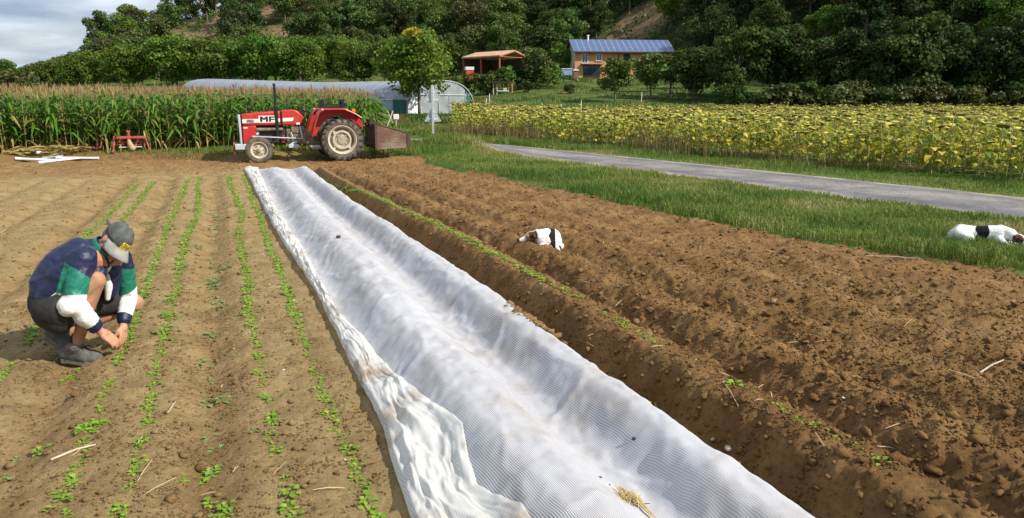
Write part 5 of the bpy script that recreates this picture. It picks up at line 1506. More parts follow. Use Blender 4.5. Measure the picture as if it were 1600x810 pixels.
mb = MB(); mb.box((3.04, .2, .36), (.05, .06, .26)); tb_('tow_pin', mb, imp_dark)
for sy in (1, -1):
    y0 = sy * .2715
    s0, s1 = (-.002, .002)
    mb = MB(); mb.prism([(2.71, 1.155), (2.71, 1.055), (1.57, 1.085), (1.57, 1.175)], xz, y0 + s0, y0 + s1); st_ = tb_('stripe', mb, decal_w, smooth=None)
    mb = MB(); mb.prism([(1.50, 1.18), (1.50, 1.09), (1.24, 1.10), (1.20, 1.19)], xz, sy * .2815 - .002, sy * .2815 + .002); tb_('stripe', mb, decal_w, smooth=None)
    mb = MB(); mb.prism([(2.12, 1.245), (2.12, 1.06), (1.62, 1.065), (1.62, 1.25)], xz, y0 + sy * .004 - .002, y0 + sy * .004 + .002); pn = tb_('badge_panel', mb, decal_w, smooth=None)
    mb = MB(); mb.box((2.44, y0 + sy * .004, 1.11), (.27, .004, .075)); bdg = tb_('number_panel', mb, decal_g, smooth=None)
    # black block capitals on the white panel, small figures on the grey one
    M_ = [(0, 0), (.28, 0), (.28, .55), (.5, .25), (.72, .55), (.72, 0), (1, 0), (1, 1), (.74, 1), (.5, .64), (.26, 1), (0, 1)]
    F_ = [(0, 0), (.30, 0), (.30, .36), (.82, .36), (.82, .58), (.30, .58), (.30, .77), (.95, .77), (.95, 1), (0, 1)]
    mb = MB()
    for gl, x_l, w_l in ((M_, 2.085, .205), (F_, 1.855, .175)):
        if sy < 0: x_l = 3.74 - x_l
        mb.prism(gl, lambda a, b_, t_: (x_l - sy * a * w_l, t_, 1.083 + b_ * .145), y0 + sy * .004, y0 + sy * .0085)
    mb.build('letters', black, pn, smooth=None)
    segs = {'2': 'abged', '6': 'afgedc', '0': 'abcdef'}
    sb = {'a': (.5, 1, 1, 0), 'd': (.5, 0, 1, 0), 'g': (.5, .5, 1, 0), 'f': (0, .75, 0, 1), 'e': (0, .25, 0, 1), 'b': (1, .75, 0, 1), 'c': (1, .25, 0, 1)}
    mb = MB()
    for k, ch in enumerate('260'):
        for q in segs[ch]:
            cx_0, cz_0, hz_, vt_ = sb[q]
            mb.box((2.44 + sy * (.105 - .075 * k - cx_0 * .05), y0 + sy * .0075, 1.083 + cz_0 * .055), (.062 if hz_ else .014, .004, .042 if vt_ else .014))
    mb.build('numbers', black, bdg, smooth=None)
    mb = MB(); mb.box((2.62, sy * .266, .93), (.13, .006, .035)); tb_('label_plate', mb, decal_w, smooth=None)
    mb = MB(); mb.box((1.10, sy * .282, 1.03), (.10, .006, .05)); tb_('label_plate', mb, decal_w, smooth=None)
# engine and transmission
mb = MB(); mb.box((1.85, 0, .72), (.85, .34, .46)); mb.box((1.85, 0, .93), (.75, .26, .1)); eng = tb_('engine', mb, iron, bevel=.02)
mb = MB()
for k in range(4): mb.tube([(1.6 + .17 * k, .17, .86), (1.6 + .17 * k, .23, .88)], .035, 8)
mb.tube([(1.5, .24, .88), (2.2, .24, .88)], .045, 8); tb_('manifold', mb, oily, eng)
mb = MB(); mb.tube([(1.52, .2, .72), (1.52, .2, .52)], .055, 12); tb_('oil_filter', mb, imp_dark, eng)
mb = MB(); mb.tube([(2.1, .2, .62), (2.25, .2, .62)], .09, 12); mb.tube([(2.18, .17, .78), (2.18, .23, .78)], .05, 10); tb_('alternator', mb, lgrey, eng)
mb = MB(); mb.box((1.15, 0, .68), (.55, .42, .42)); mb.box((1.12, .19, .86), (.36, .1, .2)); tb_('clutch_housing', mb, oily, bevel=.03)
mb = MB(); mb.box((.45, 0, .62), (.95, .36, .40)); mb.box((-.05, 0, .66), (.5, .5, .5)); tb_('gearbox', mb, oily, bevel=.04)
mb = MB(); mb.tube([(0, -.62, .59), (0, .62, .59)], .12, 16); tb_('rear_axle', mb, oily)
mb = MB(); mb.tube([(1.30, .26, .80), (1.24, .27, .58)], .02, 6); mb.tube([(1.05, .25, .95), (1.0, .28, .6)], .025, 6); mb.tube([(1.16, .27, .55), (1.36, .27, .42)], .045, 8); tb_('levers', mb, lgrey)
mb = MB(); mb.box((1.25, .28, .42), (.28, .12, .09)); mb.box((.52, .40, .415), (.62, .34, .045)); mb.box((.52, .40, .37), (.50, .05, .08)); tb_('footplate', mb, lgrey, bevel=.01)
mb = MB(); mb.box((.52, -.40, .415), (.62, .34, .045)); tb_('footplate', mb, lgrey, bevel=.01)
mb = MB(); mb.tube([(.72, .27, .72), (.66, .34, .60), (.62, .42, .56)], .018, 6); mb.box((.62, .43, .57), (.09, .06, .02)); tb_('pedal', mb, iron)
mb = MB(); mb.tube([(2.32, .31, .70), (1.02, .30, .62)], .018, 8); mb.tube([(2.32, .31, .70), (2.12, .46, .62)], .022, 8); tb_('drag_link', mb, lgrey)
# exhaust
mb = MB(); mb.tube([(1.66, .24, .70), (1.66, .255, 1.50)], .055, 12); mb.tube([(1.66, .255, 1.50), (1.66, .255, 1.53)], [.055, .036], 12)
mb.tube([(1.66, .255, 1.52), (1.665, .255, 2.06)], .033, 12); mb.tube([(1.665, .255, 2.04), (1.672, .255, 2.10)], [.036, .034], 12); tb_('exhaust_pipe', mb, black)
mb = MB(); mb.tube([(2.45, -.12, 1.28), (2.45, -.12, 1.42)], .05, 10); mb.ell((2.45, -.12, 1.45), (.075, .075, .05)); tb_('air_intake', mb, black)
# steering wheel and seat
mb = MB(); ax = Vector((-.45, 0, .9)).normalized(); c_ = Vector((.92, 0, 1.40))
mb.lathe([(.20 + .014 * math.cos(a), .014 * math.sin(a)) for a in np.linspace(0, 2 * math.pi, 9)[:-1]], c_, ax, 28, close=True)
a_ = ax.cross(Vector((0, 1, 0))).normalized(); b2_ = Vector((0, 1, 0))
for k in range(3):
    q = 2.1 * k + .4; mb.tube([c_, c_ + (a_ * math.cos(q) + b2_ * math.sin(q)) * .2], .011, 6)
mb.ell(c_, .04); tb_('steering_wheel', mb, black)
mb = MB(); mb.tube([c_, (1.08, 0, 1.05)], .03, 8); tb_('steering_column', mb, iron)
mb = MB(); mb.box((.14, 0, .90), (.42, .44, .09)); mb.box((-.08, 0, 1.04), (.08, .42, .26)); tb_('seat', mb, black, bevel=.035)
mb = MB(); mb.tube([(.14, 0, .66), (.14, 0, .86)], .05, 8); tb_('seat_post', mb, iron)
# mudguards
for sy in (1, -1):
    mb = MB()
    top = [(.80, .72), (.70, 1.08), (.60, 1.34), (.53, 1.405), (.45, 1.43), (-.02, 1.44), (-.12, 1.425), (-.38, 1.31), (-.55, 1.20)]
    inner = [(x - .012 * (1 if x > .2 else -1), z - .028) for x, z in top]
    poly = top + inner[::-1]
    ya, yb = sy * .36, sy * .90
    mb.prism(poly, xz, min(ya, yb), max(ya, yb)); fd = tb_('mudguard', mb, red, bevel=.006)
    mb = MB(); arc = [(.70 * math.cos(q), .60 + .70 * math.sin(q)) for q in np.linspace(R(162), R(8), 14)]
    side = [(.79, .73), (.69, 1.08), (.59, 1.335), (.45, 1.41), (-.02, 1.42), (-.38, 1.29), (-.54, 1.185)] + [(-.66, .95)] + arc[1:]
    n_ = len(side); yy0 = sy * .50
    vs = [(x, yy0, z) for x, z in side]; ctr_ = (0.05, yy0, 1.33)
    topn = 8
    up = side[:topn]; ar = arc[::-1]
    ua = np.linspace(0, topn - 1, 20); uz = [(np.interp(q, range(topn), [p_[0] for p_ in up]), np.interp(q, range(topn), [p_[1] for p_ in up])) for q in ua]
    az_ = [(.645 * math.cos(q), .60 + .645 * math.sin(q)) for q in np.linspace(R(8), R(150), 20)]
    for dy in (0, sy * .02):
        mb.add([(x, yy0 + dy, z) for x, z in uz] + [(x, yy0 + dy, z) for x, z in az_], [(i, i + 1, 21 + i, 20 + i) for i in range(19)])
    tb_('mudguard_side', mb, red_shade, fd, smooth=None)
    mb = MB(); lip = [(x, z - .035) for x, z in top]
    for (x_, z_), (x2, z2) in zip(lip[:-1], lip[1:]): mb.tube([(x_, sy * .905, z_ + .012), (x2, sy * .905, z2 + .012)], .017, 6)
    tb_('mudguard_lip', mb, red, fd)
    mb = MB(); mb.tube([(-.33, sy * .62, 1.36), (-.42, sy * .62, 1.36)], .06, 12); tb_('rear_lamp', mb, amber, fd)
    mb = MB(); mb.tube([(-.16, sy * .45, 1.44), (-.16, sy * .45, 1.52)], .02, 8); mb.ell((-.16, sy * .45, 1.57), (.055, .055, .08)); tb_('work_lamp', mb, black, fd)
    mb = MB(); mb.tube([(.50, sy * .908, 1.405), (.50, sy * .915, 1.405)], .035, 12); tb_('reflector', mb, decal_g, fd)
# rear wheels
def rear_wheel(sy):
    c = Vector((0, sy * .69, .59)); ax = Vector((0, sy, 0))
    Rr_, w = .56, .155
    mb = MB(); mb.lathe([(.375, -w * .82), (.44, -w * 1.02), (.50, -w * 1.02), (.545, -w * .9), (Rr_, -w * .5), (Rr_ + .006, 0), (Rr_, w * .5), (.545, w * .9), (.50, w * 1.02), (.44, w * 1.02), (.375, w * .82)], c, ax, 48)
    ty = mb.build('tyre', rubber_d, trac, smooth=50)
    mb = MB(); n = 20
    for k in range(n):
        for s2 in (-1, 1):
            a = 2 * math.pi * (k + (.5 if s2 > 0 else 0)) / n
            # curved bar lug from the centre line to the shoulder
            pts = []
            for q, rad in ((0.02, Rr_ + .008), (.35, Rr_ + .004), (.75, Rr_ - .012), (1.0, .535), (1.06, .49)):
                aa = a + .20 * q * (1 if q < 1.01 else .98)
                p = c + ax * (s2 * w * q) + rad * (math.cos(aa) * Vector((1, 0, 0)) + math.sin(aa) * Vector((0, 0, 1)))
                pts.append((p, aa))
            b0 = len(mb.v)
            for p, aa in pts:
                rd = math.cos(aa) * Vector((1, 0, 0)) + math.sin(aa) * Vector((0, 0, 1)); tg = -math.sin(aa) * Vector((1, 0, 0)) + math.cos(aa) * Vector((0, 0, 1))
                for tt, hh in ((-.032, -.02), (-.022, .036), (.022, .036), (.032, -.02)): mb.v.append(tuple(p + tg * tt + rd * hh))
            for i in range(len(pts) - 1):
                for j in range(3): mb.f.append((b0 + 4 * i + j, b0 + 4 * i + j + 1, b0 + 4 * i + 5 + j, b0 + 4 * i + 4 + j)); mb.m.append(0)
            e = b0 + 4 * (len(pts) - 1)
            mb.f.append((e, e + 1, e + 2, e + 3)); mb.m.append(0); mb.f.append((b0 + 3, b0 + 2, b0 + 1, b0)); mb.m.append(0)
    mb.build('tread', rubber, ty, smooth=None)
    mb = MB(); mb.lathe([(.39, w * .95), (.395, w * 1.0), (.375, w * 1.0), (.355, w * .75), (.335, w * .68), (.325, w * .2), (.325, -w * .6), (.39, -w * .9)], c, ax, 40); rm2 = mb.build('rim', rimc, trac, smooth=40)
    mb = MB(); mb.lathe([(.325, w * .1), (.29, w * .16), (.235, w * .25), (.225, w * .55), (.20, w * .58), (.17, w * .35), (.13, w * .35), (.115, w * .5), (.0, w * .55)], c, ax, 40); mb.build('wheel_disc', rimd, rm2, smooth=30)
    mb = MB(); mb.lathe([(.245, w * .5), (.255, w * .62), (.215, w * .66), (.205, w * .58)], c, ax, 32); mb.build('disc_ring', rimc, rm2, smooth=30)
    mb = MB()
    for k in range(8):
        a = 2 * math.pi * k / 8; p = c + .155 * Vector((math.cos(a), 0, math.sin(a)))
        mb.tube([p + ax * w * .3, p + ax * w * .5], .016, 6)
    for k in range(4):
        a = 2 * math.pi * k / 4 + .78; p = c + .28 * Vector((math.cos(a), 0, math.sin(a)))
        mb.box(p + ax * w * .3, (.06, .05, .09))
    mb.build('bolts', rimc, rm2)
rear_wheel(1); rear_wheel(-1)
def front_wheel(sy):
    c = Vector((2.18, sy * .66, .355)); ax = Vector((.05, sy, 0)).normalized()
    w = .095
    mb = MB(); mb.lathe([(.21, -w * .8), (.25, -w * 1.05), (.305, -w * 1.05), (.34, -w * .85), (.350, -w * .62), (.338, -w * .55), (.352, -w * .45), (.355, -w * .12), (.342, -w * .06), (.342, w * .06), (.355, w * .12), (.352, w * .45), (.338, w * .55), (.350, w * .62), (.34, w * .85), (.305, w * 1.05), (.25, w * 1.05), (.21, w * .8)], c, ax, 40); ty = mb.build('tyre', rubber_d, trac, smooth=40)
    mb = MB(); mb.lathe([(.215, w * .95), (.222, w * 1.0), (.205, w * 1.0), (.19, w * .6), (.165, w * .1), (.15, w * .1), (.135, w * .45), (.10, w * .55), (.075, w * .5), (.07, w * .9), (.0, w * .95)], c, ax, 36); rm2 = mb.build('rim', rimc, trac, smooth=35)
    mb = MB()
    for k in range(6):
        a = 2 * math.pi * k / 6; p = c + .115 * Vector((math.cos(a), 0, math.sin(a))); mb.tube([p + ax * w * .45, p + ax * w * .75], .014, 6)
    mb.build('bolts', iron, rm2)
    mb = MB(); mb.lathe([(.05, w * .85), (.05, w * 1.25), (.03, w * 1.35), (0, w * 1.35)], c, ax, 16); mb.build('hub_cap', rimd, rm2)
front_wheel(1); front_wheel(-1)
mb = MB(); mb.box((2.2, 0, .40), (.12, 1.1, .11)); mb.tube([(2.2, .52, .36), (2.2, .52, .64)], .04, 8); mb.tube([(2.2, -.52, .36), (2.2, -.52, .64)], .04, 8); tb_('front_axle', mb, iron)
mb = MB()
for sy in (-1, 1): mb.tube([(-.2, sy * .28, .52), (-.98, sy * .40, .44)], .035, 6); mb.tube([(-.25, sy * .3, .98), (-.62, sy * .34, .48)], .022, 6)
mb.tube([(-.28, 0, .92), (-.62, 0, 1.0), (-.98, 0, 1.06)], .03, 6); tb_('lift_arms', mb, iron)
# the nose is short: everything ahead of the engine is drawn in
for q in list(bpy.data.objects):
    if q.type != 'MESH': continue
    r_ = q
    while r_.parent: r_ = r_.parent
    if r_ is trac and q.name.split('.')[0] in ('bonnet', 'radiator_side', 'grille_frame', 'grille', 'grille_seal', 'front_weight', 'tow_pin', 'stripe', 'number_panel', 'numbers', 'label_plate', 'air_intake'):
        for v_ in q.data.vertices:
            if v_.co.x > 2.0: v_.co.x = 2.0 + (v_.co.x - 2.0) * .76
# crate of plants on the mudguard
def tw(x, y, z): return (TX - x, TY - y, TZ + z)
cr = thing('plant_crate', 'black plastic crate of green plants standing on the tractor mudguard', 'crate', tw(.21, .62, 1.445), math.pi)
mb = MB()
for z_ in (.03, .09): mb.box((0, .19, z_), (.60, .02, .035)); mb.box((0, -.19, z_), (.60, .02, .035))
mb.build('side_rail', black, cr)
for sx in (-1, 1):
    mb = MB(); mb.prism([(-.20, 0), (.20, 0), (.20, .19), (.12, .235), (-.12, .235), (-.20, .19)], lambda a, b_, t_: (t_, a, b_), sx * .30 - .02, sx * .30 + .02); mb.build('end_wall', black, cr, bevel=.008)
    for sy in (-.19, .19):
        mb = MB(); mb.box((sx * .27, sy, .115), (.07, .03, .23)); mb.build('corner_post', black, cr)
mb = MB(); mb.box((0, 0, .012), (.58, .38, .02)); mb.build('base', black, cr)
tbx = TB()
for k in range(60):
    a = rr.uniform(0, 6.28); p = np.array([rr.uniform(-.25, .25), rr.uniform(-.17, .17), rr.uniform(.06, .17)])
    tbx.leaf(p, np.array([math.cos(a), math.sin(a), rr.uniform(.3, 1.4)]), rr.uniform(.09, .15), .05, .4, 0, rr.uniform(0, .6))
link('plants', var_mesh('plants', tbx.done(), [leafmat('crate_plant', (.05, .16, .05), (.13, .30, .09))]), cr)
# rusty transport box on the lift arms
rust = mat('rusty_planks', (.115, .062, .042), (.235, .175, .125), scale=2.2, rough=.85, bump=.4, bscale=14, lo=.3, hi=.6)
rn = rust.node_tree
rnn = [n for n in rn.nodes if n.type == 'VALTORGB'][0]
e = rnn.color_ramp.elements.new(.45); e.color = (.16, .085, .055, 1)
rust_d = mat('dark_rust', (.05, .03, .022), (.10, .055, .04), scale=5, rough=.85)
bx = thing('transport_box', 'rusty sloping metal box carried on the back of the red tractor', 'transport box', tw(0, 0, 0), math.pi)
XA, XB = -.98, -1.86
def zt(x): return np.interp(-x, [-XA, -XB], [.98, .72])
def zb_(x): return np.interp(-x, [-XA, -XB], [.30, .335])
for sy in (.72, -.72):
    for j in range(3):
        f0, f1 = j / 3, (j + 1) / 3 - .012
        pl = [(x, zb_(x) + (zt(x) - zb_(x)) * f) for x, f in ((XA, f0), (XB, f0), (XB, f1), (XA, f1))]
        mb = MB(); mb.prism(pl, xz, sy - .014 + .003 * (j % 2), sy + .014 + .003 * (j % 2)); mb.build('side_plank', rust, bx, smooth=None)
    for x_ in (XA + .03, XB - .0):
        mb = MB(); mb.box((x_, sy + .0, (zt(x_) + zb_(x_)) / 2), (.06, .07, zt(x_) - zb_(x_) + .01)); mb.build('corner_post', rust_d, bx)
    mb = MB(); mb.tube([(XA, sy, zt(XA) + .02), (XB, sy, zt(XB) + .02)], .024, 6); mb.build('top_rail', rust_d, bx)
mb = MB(); mb.box((XA + .03, 0, .66), (.03, 1.40, .70)); mb.build('headboard', rust_d, bx, smooth=None)
mb = MB(); mb.prism([(XB, .34), (XB - .11, .52), (XB - .02, .72), (XB + .02, .72), (XB + .03, .34)], xz, -.70, .70); mb.build('tailboard', rust_d, bx, smooth=None)
mb = MB(); mb.prism([(XA, .30), (XB, .335), (XB, .37), (XA, .335)], xz, -.70, .70); mb.build('floor', rust_d, bx, smooth=None)
mb = MB(); mb.box((XA + .07, .3, 1.0), (.06, .08, .22)); mb.box((XA + .07, -.3, 1.0), (.06, .08, .22)); mb.tube([(XA + .07, -.3, 1.1), (XA + .07, .3, 1.1)], .03, 6); mb.build('hitch_frame', rust_d, bx)
n = 160
lx = rng.uniform(XB + .1, XA - .1, n); ly = rng.uniform(-.62, .62, n)
V, F = scatter_lumps(lx, ly, np.interp(-lx, [.98, 1.86], [.92, .70]) + rng.uniform(-.03, .03, n), rng.uniform(.03, .07, n), rng)
o = link('soil_load', np_mesh('soil_load', V, F, [mat('load_soil', (.14, .085, .045), (.24, .15, .08), scale=12, rough=.95)]), bx)
o['kind'] = 'stuff'

# ------------------------------------------------------------------ the crouching man
skin = mat('skin', (.42, .195, .115), (.50, .25, .155), scale=14, rough=.55, spec=.35)
skin_leg = mat('skin_leg', (.34, .175, .095), (.42, .225, .13), scale=12, rough=.6, spec=.35)
nail = mat('nail', (.62, .40, .32), rough=.4)
hair_m = mat('grey_brown_hair', (.10, .075, .055), (.20, .16, .12), scale=60, rough=.8)
navy = mat('navy_nylon', (.007, .011, .042), (.012, .018, .060), scale=6, rough=.5, bump=.25, bscale=30)
green = mat('green_nylon', (.008, .150, .098), (.012, .19, .125), scale=6, rough=.5, bump=.25, bscale=30)
white_c = mat('white_nylon', (.58, .54, .47), (.76, .75, .72), scale=7, rough=.6, bump=.25, bscale=30, lo=.3, hi=.5)
shorts_m = mat('black_shorts', (.012, .011, .011), (.028, .025, .022), scale=8, rough=.85, bump=.3, bscale=25)
tee_m = mat('white_tee', (.72, .71, .68), rough=.8)
cap_m = mat('grey_cap', (.055, .06, .055), (.105, .11, .098), scale=25, rough=.85, bump=.2, bscale=120)
brim_m = mat('pale_brim', (.21, .205, .18), (.31, .30, .26), scale=18, rough=.85)
boot_m = mat('grey_boot', (.045, .047, .045), (.14, .135, .12), scale=12, rough=.8, bump=.3, bscale=60)
sole_m = mat('boot_sole', (.10, .095, .08), (.20, .18, .15), scale=9, rough=.9)
orange_m = mat('orange_tab', (.50, .11, .05), rough=.7)
lace_m = mat('brown_lace', (.09, .028, .02), (.16, .06, .04), scale=30, rough=.8)
yellow_m = mat('yellow_print', (.85, .62, .03), rough=.6)
sock_m = mat('dark_sock', (.02, .02, .02), rough=.95)
MX, MY = -.95, 5.30
MZ = gz(MX, MY)
man = thing('person', 'crouching person in navy, green and white jacket and grey cap weeding a seedling row', 'person', (MX, MY, MZ), -YAW + R(28))
man.scale = (.92, 1, 1); man.rotation_euler = (0, R(6), -YAW + R(28))
# local frame: +x picture right, -y towards the viewer, z up.  w = towards viewer
def P3(u, w, z): return Vector((u, -w, z))
pel = P3(-.17, .02, .40)
hipN, hipF = P3(-.17, .125, .40), P3(-.15, -.10, .39)
kneeN, kneeF = P3(.095, .17, .585), P3(.345, -.20, .345)
ankN, ankF = P3(-.035, .045, .115), P3(-.13, -.17, .15)
shN, shF = P3(.02, .155, .715), P3(.245, -.115, .665)
elN, elF = P3(-.045, .225, .455), P3(.295, -.17, .40)
wrN, wrF = P3(.115, .165, .255), P3(.262, -.04, .245)
neck0, neck1 = P3(.115, .005, .735), P3(.165, .03, .79)
hc = P3(.205, .04, .815)
hup = Vector((.66, -.30, .69)).normalized(); hfw = Vector((.26, -.70, -.69)).normalized()
hfw = (hfw - hup * hfw.dot(hup)).normalized(); hrt = hfw.cross(hup)         # person's right side
def hp(r_, f_, u_): return hc + hrt * r_ + hfw * f_ + hup * u_
# --- body: one continuous skin
mb = MB()
mb.chain([pel, P3(-.13, .01, .52), P3(-.02, .01, .64), P3(.10, .0, .70)], [.12, .115, .125, .10], 14)
mb.cap(shN, shF, .065, .065); mb.chain([P3(.09, 0, .70), neck0, neck1, hc], [.085, .066, .062, .07])
for hip, kn, an in ((hipN, kneeN, ankN), (hipF, kneeF, ankF)):
    mid = kn.lerp(an, .35); back = (hip - kn).normalized()
    mb.chain([hip, hip.lerp(kn, .55), kn], [.095, .078, .058]); mb.ell(kn, .058)
    mb.chain([kn, mid + back * .018, kn.lerp(an, .72), an], [.054, .056, .042, .036])
    mb.cap(an, an + Vector((.0, 0, -.03)), .036, .036)
mb.cap(ankN, ankN + Vector((.11, -.02, -.06)), .035, .03); mb.cap(ankF, ankF + Vector((.10, -.02, -.07)), .035, .03)
for s_, e_, w_ in ((shN, elN, wrN), (shF, elF, wrF)):
    mb.chain([s_, s_.lerp(e_, .5), e_], [.056, .05, .041]); mb.chain([e_, e_.lerp(w_, .3), w_], [.041, .042, .027])
# head
mb.ell(hp(0, -.012, .012), (.074, .092, .085), Matrix((hrt, hfw, hup)).transposed(), 20, 14)
mb.cap(hp(0, .035, -.035), hp(0, .052, -.075), .058, .042); mb.cap(hp(0, .02, -.06), neck1, .05, .055)
mb.cap(hp(0, .086, .005), hp(0, .108, -.032), .010, .016); mb.ell(hp(-.012, .098, -.036), .010); mb.ell(hp(.012, .098, -.036), .010)
mb.cap(hp(-.03, .078, .022), hp(.03, .078, .022), .014, .014)
mb.cap(hp(-.022, .083, -.062), hp(.022, .083, -.062), .009, .009); mb.cap(hp(-.018, .082, -.074), hp(.018, .082, -.074), .009, .009)
mb.ell(hp(0, .075, -.095), .022)
for s2 in (-1, 1):
    mb.cap(hp(s2 * .040, .062, -.03), hp(s2 * .045, .04, -.045), .026, .026)
    mb.ell(hp(s2 * .078, -.005, -.012), (.010, .020, .032), Matrix((hrt, hfw, hup)).transposed(), 10, 8)
# hands: palm, four unequal fingers and a thumb each
def hand(w_, fdir, pal, thumb_side, spread=1.0, curl=1.0):
    """w_ wrist, fdir direction of the palm, pal normal out of the back of the hand"""
    f = fdir.normalized(); n = (pal - f * pal.dot(f)).normalized(); s = f.cross(n).normalized() * thumb_side
    tips = []
    mb.cap(w_, w_ + f * .035, .027, .030)
    for k in range(4):
        o_ = (1.5 - k) * .0205
        k0 = w_ + f * .03 + s * o_ * .75; k1 = w_ + f * (.098 - .004 * abs(k - 1.2) ** 1.6) + s * o_
        mb.cap(k0, k1, .017, .0115)
        L = (.076, .086, .080, .062)[k]
        d = f * 1.0 + s * o_ * 1.2 * spread
        a = k1; cur = (.35, .45, .45, .5)[k] * curl
        for j, (q, r0, r1) in enumerate(((.46, .0105, .0095), (.30, .0095, .0085), (.24, .0085, .0068))):
            ang_ = cur * (j + .6)
            dd = (d.normalized() * math.cos(ang_) - n * math.sin(ang_)); b_ = a + dd * L * q
            mb.cap(a, b_, r0, r1, 10); a = b_
        tips.append((a, dd, n * math.cos(cur * 2.6) + d.normalized() * math.sin(cur * 2.6)))
    t0 = w_ + f * .03 + s * .022; t1 = w_ + f * .062 + s * .046 - n * .014; t2 = t1 + (f * .8 - n * .5 - s * .05).normalized() * .034; t3 = t2 + (f * .7 - n * .7 - s * .35).normalized() * .026
    mb.cap(t0, t1, .016, .0135, 10); mb.cap(t1, t2, .0125, .011, 10); mb.cap(t2, t3, .011, .0085, 10)
    return tips
tipsN = hand(wrN, Vector((.80, -.02, -.62)), Vector((.40, -.55, .70)), -1)
tipsF = hand(wrF, Vector((-.02, -.42, -.80)), Vector((.75, -.40, .35)), 1, curl=1.15)
bm_ = organic(mb, .0046, 5, .5, .33)
def paint_body(c, n):
    m = np.zeros(len(c), int)
    m[(c[:, 2] < .62) & ~((c[:, 0] > .03) & (c[:, 2] < .33)) & ~((c[:, 1] < -.19) & (c[:, 2] < .5)) & (c[:, 2] < .64)] = 1
    return m
paint(bm_, [skin, skin_leg], paint_body)
link('body', bm_, man)
# --- jacket
mb = MB()
spine = [P3(-.180, .0, .445), P3(-.170, .0, .53), P3(-.100, .0, .625), P3(-.01, .0, .69), P3(.10, .0, .715)]
mb.chain(spine, [.130, .136, .140, .132, .104], 16)
mb.chain([P3(-.17, .08, .45), P3(-.11, .105, .59), P3(-.01, .13, .67)], [.10, .095, .092], 14)
mb.chain([P3(-.16, -.09, .45), P3(-.08, -.11, .58), P3(.10, -.12, .64)], [.11, .11, .10], 14)
mb.chain([P3(-.02, .14, .69), shN, shN.lerp(elN, .5), elN, elN.lerp(wrN, .45), elN.lerp(wrN, .80)], [.088, .082, .076, .066, .060, .048], 14)
mb.ell(elN + Vector((-.02, 0, -.012)), .072)
mb.chain([P3(.14, -.06, .67), shF, shF.lerp(elF, .5), elF, elF.lerp(wrF, .5), elF.lerp(wrF, .84)], [.084, .078, .070, .060, .054, .046], 14)
mb.cap(P3(.10, .09, .62), P3(.06, .13, .53), .055, .05); mb.cap(P3(.19, -.01, .60), P3(.19, -.05, .47), .06, .045)
jm = organic(mb, .0062, 7, .5)
# hanging cloth: long creases running round the sleeves and down the back
nv_ = len(jm.vertices); co = np.zeros(nv_ * 3, dtype=np.float32); jm.vertices.foreach_get('co', co); co = co.reshape(-1, 3)
no = np.zeros(nv_ * 3, dtype=np.float32); jm.vertices.foreach_get('normal', no); no = no.reshape(-1, 3)
a1_ = co @ np.array([.62, .25, .74]); a2_ = co @ np.array([.74, -.2, -.62]); a3_ = co @ np.array([-.1, .95, .2])
cre = (1 - 2 * np.abs(fbm(a1_ * 7 + a3_ * 4, a2_ * 17 + a3_ * 9, 3, 301))) * .5 + .5 * fbm(a1_ * 15 + 3, a2_ * 10 + a3_ * 8, 3, 302)
co = co + no * (.013 * cre)[:, None]
jm.vertices.foreach_set('co', np.ascontiguousarray(co, dtype=np.float32).ravel()); jm.update()
def arm_par(c, s_, e_, w_):
    """length along the sleeve 0..1 (shoulder-elbow) 1..2 (elbow-wrist) and distance"""
    out_t = np.zeros(len(c)); out_d = np.full(len(c), 9.)
    for i, (a, b_) in enumerate(((s_, e_), (e_, w_))):
        a = np.array(a); b_ = np.array(b_); d = b_ - a; t = np.clip(((c - a) @ d) / (d @ d), 0 if i else -.4, 1)
        dist = np.linalg.norm(c - a - t[:, None] * d, axis=1); k = dist < out_d
        out_t[k] = t[k] + i; out_d[k] = dist[k]
    return out_t, out_d
def paint_jacket(c, n):
    m = np.zeros(len(c), int)
    for s_, e_, w_, g0 in ((shN, elN, wrN, .30), (shF, elF, wrF, .12)):
        t, d = arm_par(c, s_, e_, w_)
        wob = 1.3 * (c[:, 0] - np.array(s_)[0] - np.clip(t, 0, 1) * (e_.x - s_.x))
        arm = d < .108
        m[arm & (t > g0 + wob) & (t <= .82 - .8 * wob)] = 1
        m[arm & (t > .82 - .8 * wob) & (t > .3)] = 2
        m[(d < .09) & (t > 1.70)] = 3
    # white shirt front between the lapels is a separate part; white piping at the pocket
    body = (c[:, 0] < -.10) & (c[:, 2] > .40)
    return m
paint(jm, [navy, green, white_c, navy], paint_jacket)
jk = link('jacket', jm, man)
mb = MB(); mb.tube([elN.lerp(wrN, .72), elN.lerp(wrN, .90)], [.050, .044], 16, caps=False); mb.tube([elN.lerp(wrN, .90), elN.lerp(wrN, .905)], [.044, .030], 16, caps=False); mb.build('cuff', navy, jk)
mb = MB(); mb.tube([elF.lerp(wrF, .76), elF.lerp(wrF, .93)], [.049, .044], 16, caps=False); mb.tube([elF.lerp(wrF, .93), elF.lerp(wrF, .935)], [.044, .03], 16, caps=False); mb.build('cuff', navy, jk)
mb = MB()                                                        # upright green collar round the neck
nd = (neck1 - neck0).normalized(); na = nd.cross(Vector((0, 1, 0))).normalized(); nb = nd.cross(na)
mb.lathe([(.098, -.045), (.092, .0), (.088, .045), (.084, .047), (.085, 0)], neck0 + nd * .015, nd, 28); mb.build('collar', green, jk)
mb = MB(); mb.chain([P3(.160, .03, .665), P3(.165, .02, .59), P3(.165, .01, .50), P3(.16, .0, .43)], [.024, .030, .028, .02], 12)
tm_ = organic(mb, .008, 3); tm_.materials.append(tee_m); link('t_shirt', tm_, man)
mb = MB(); mb.tube([P3(-.19, .165, .46), P3(-.17, .18, .49), P3(-.14, .185, .515)], .006, 6); mb.build('pocket_piping', white_c, jk)
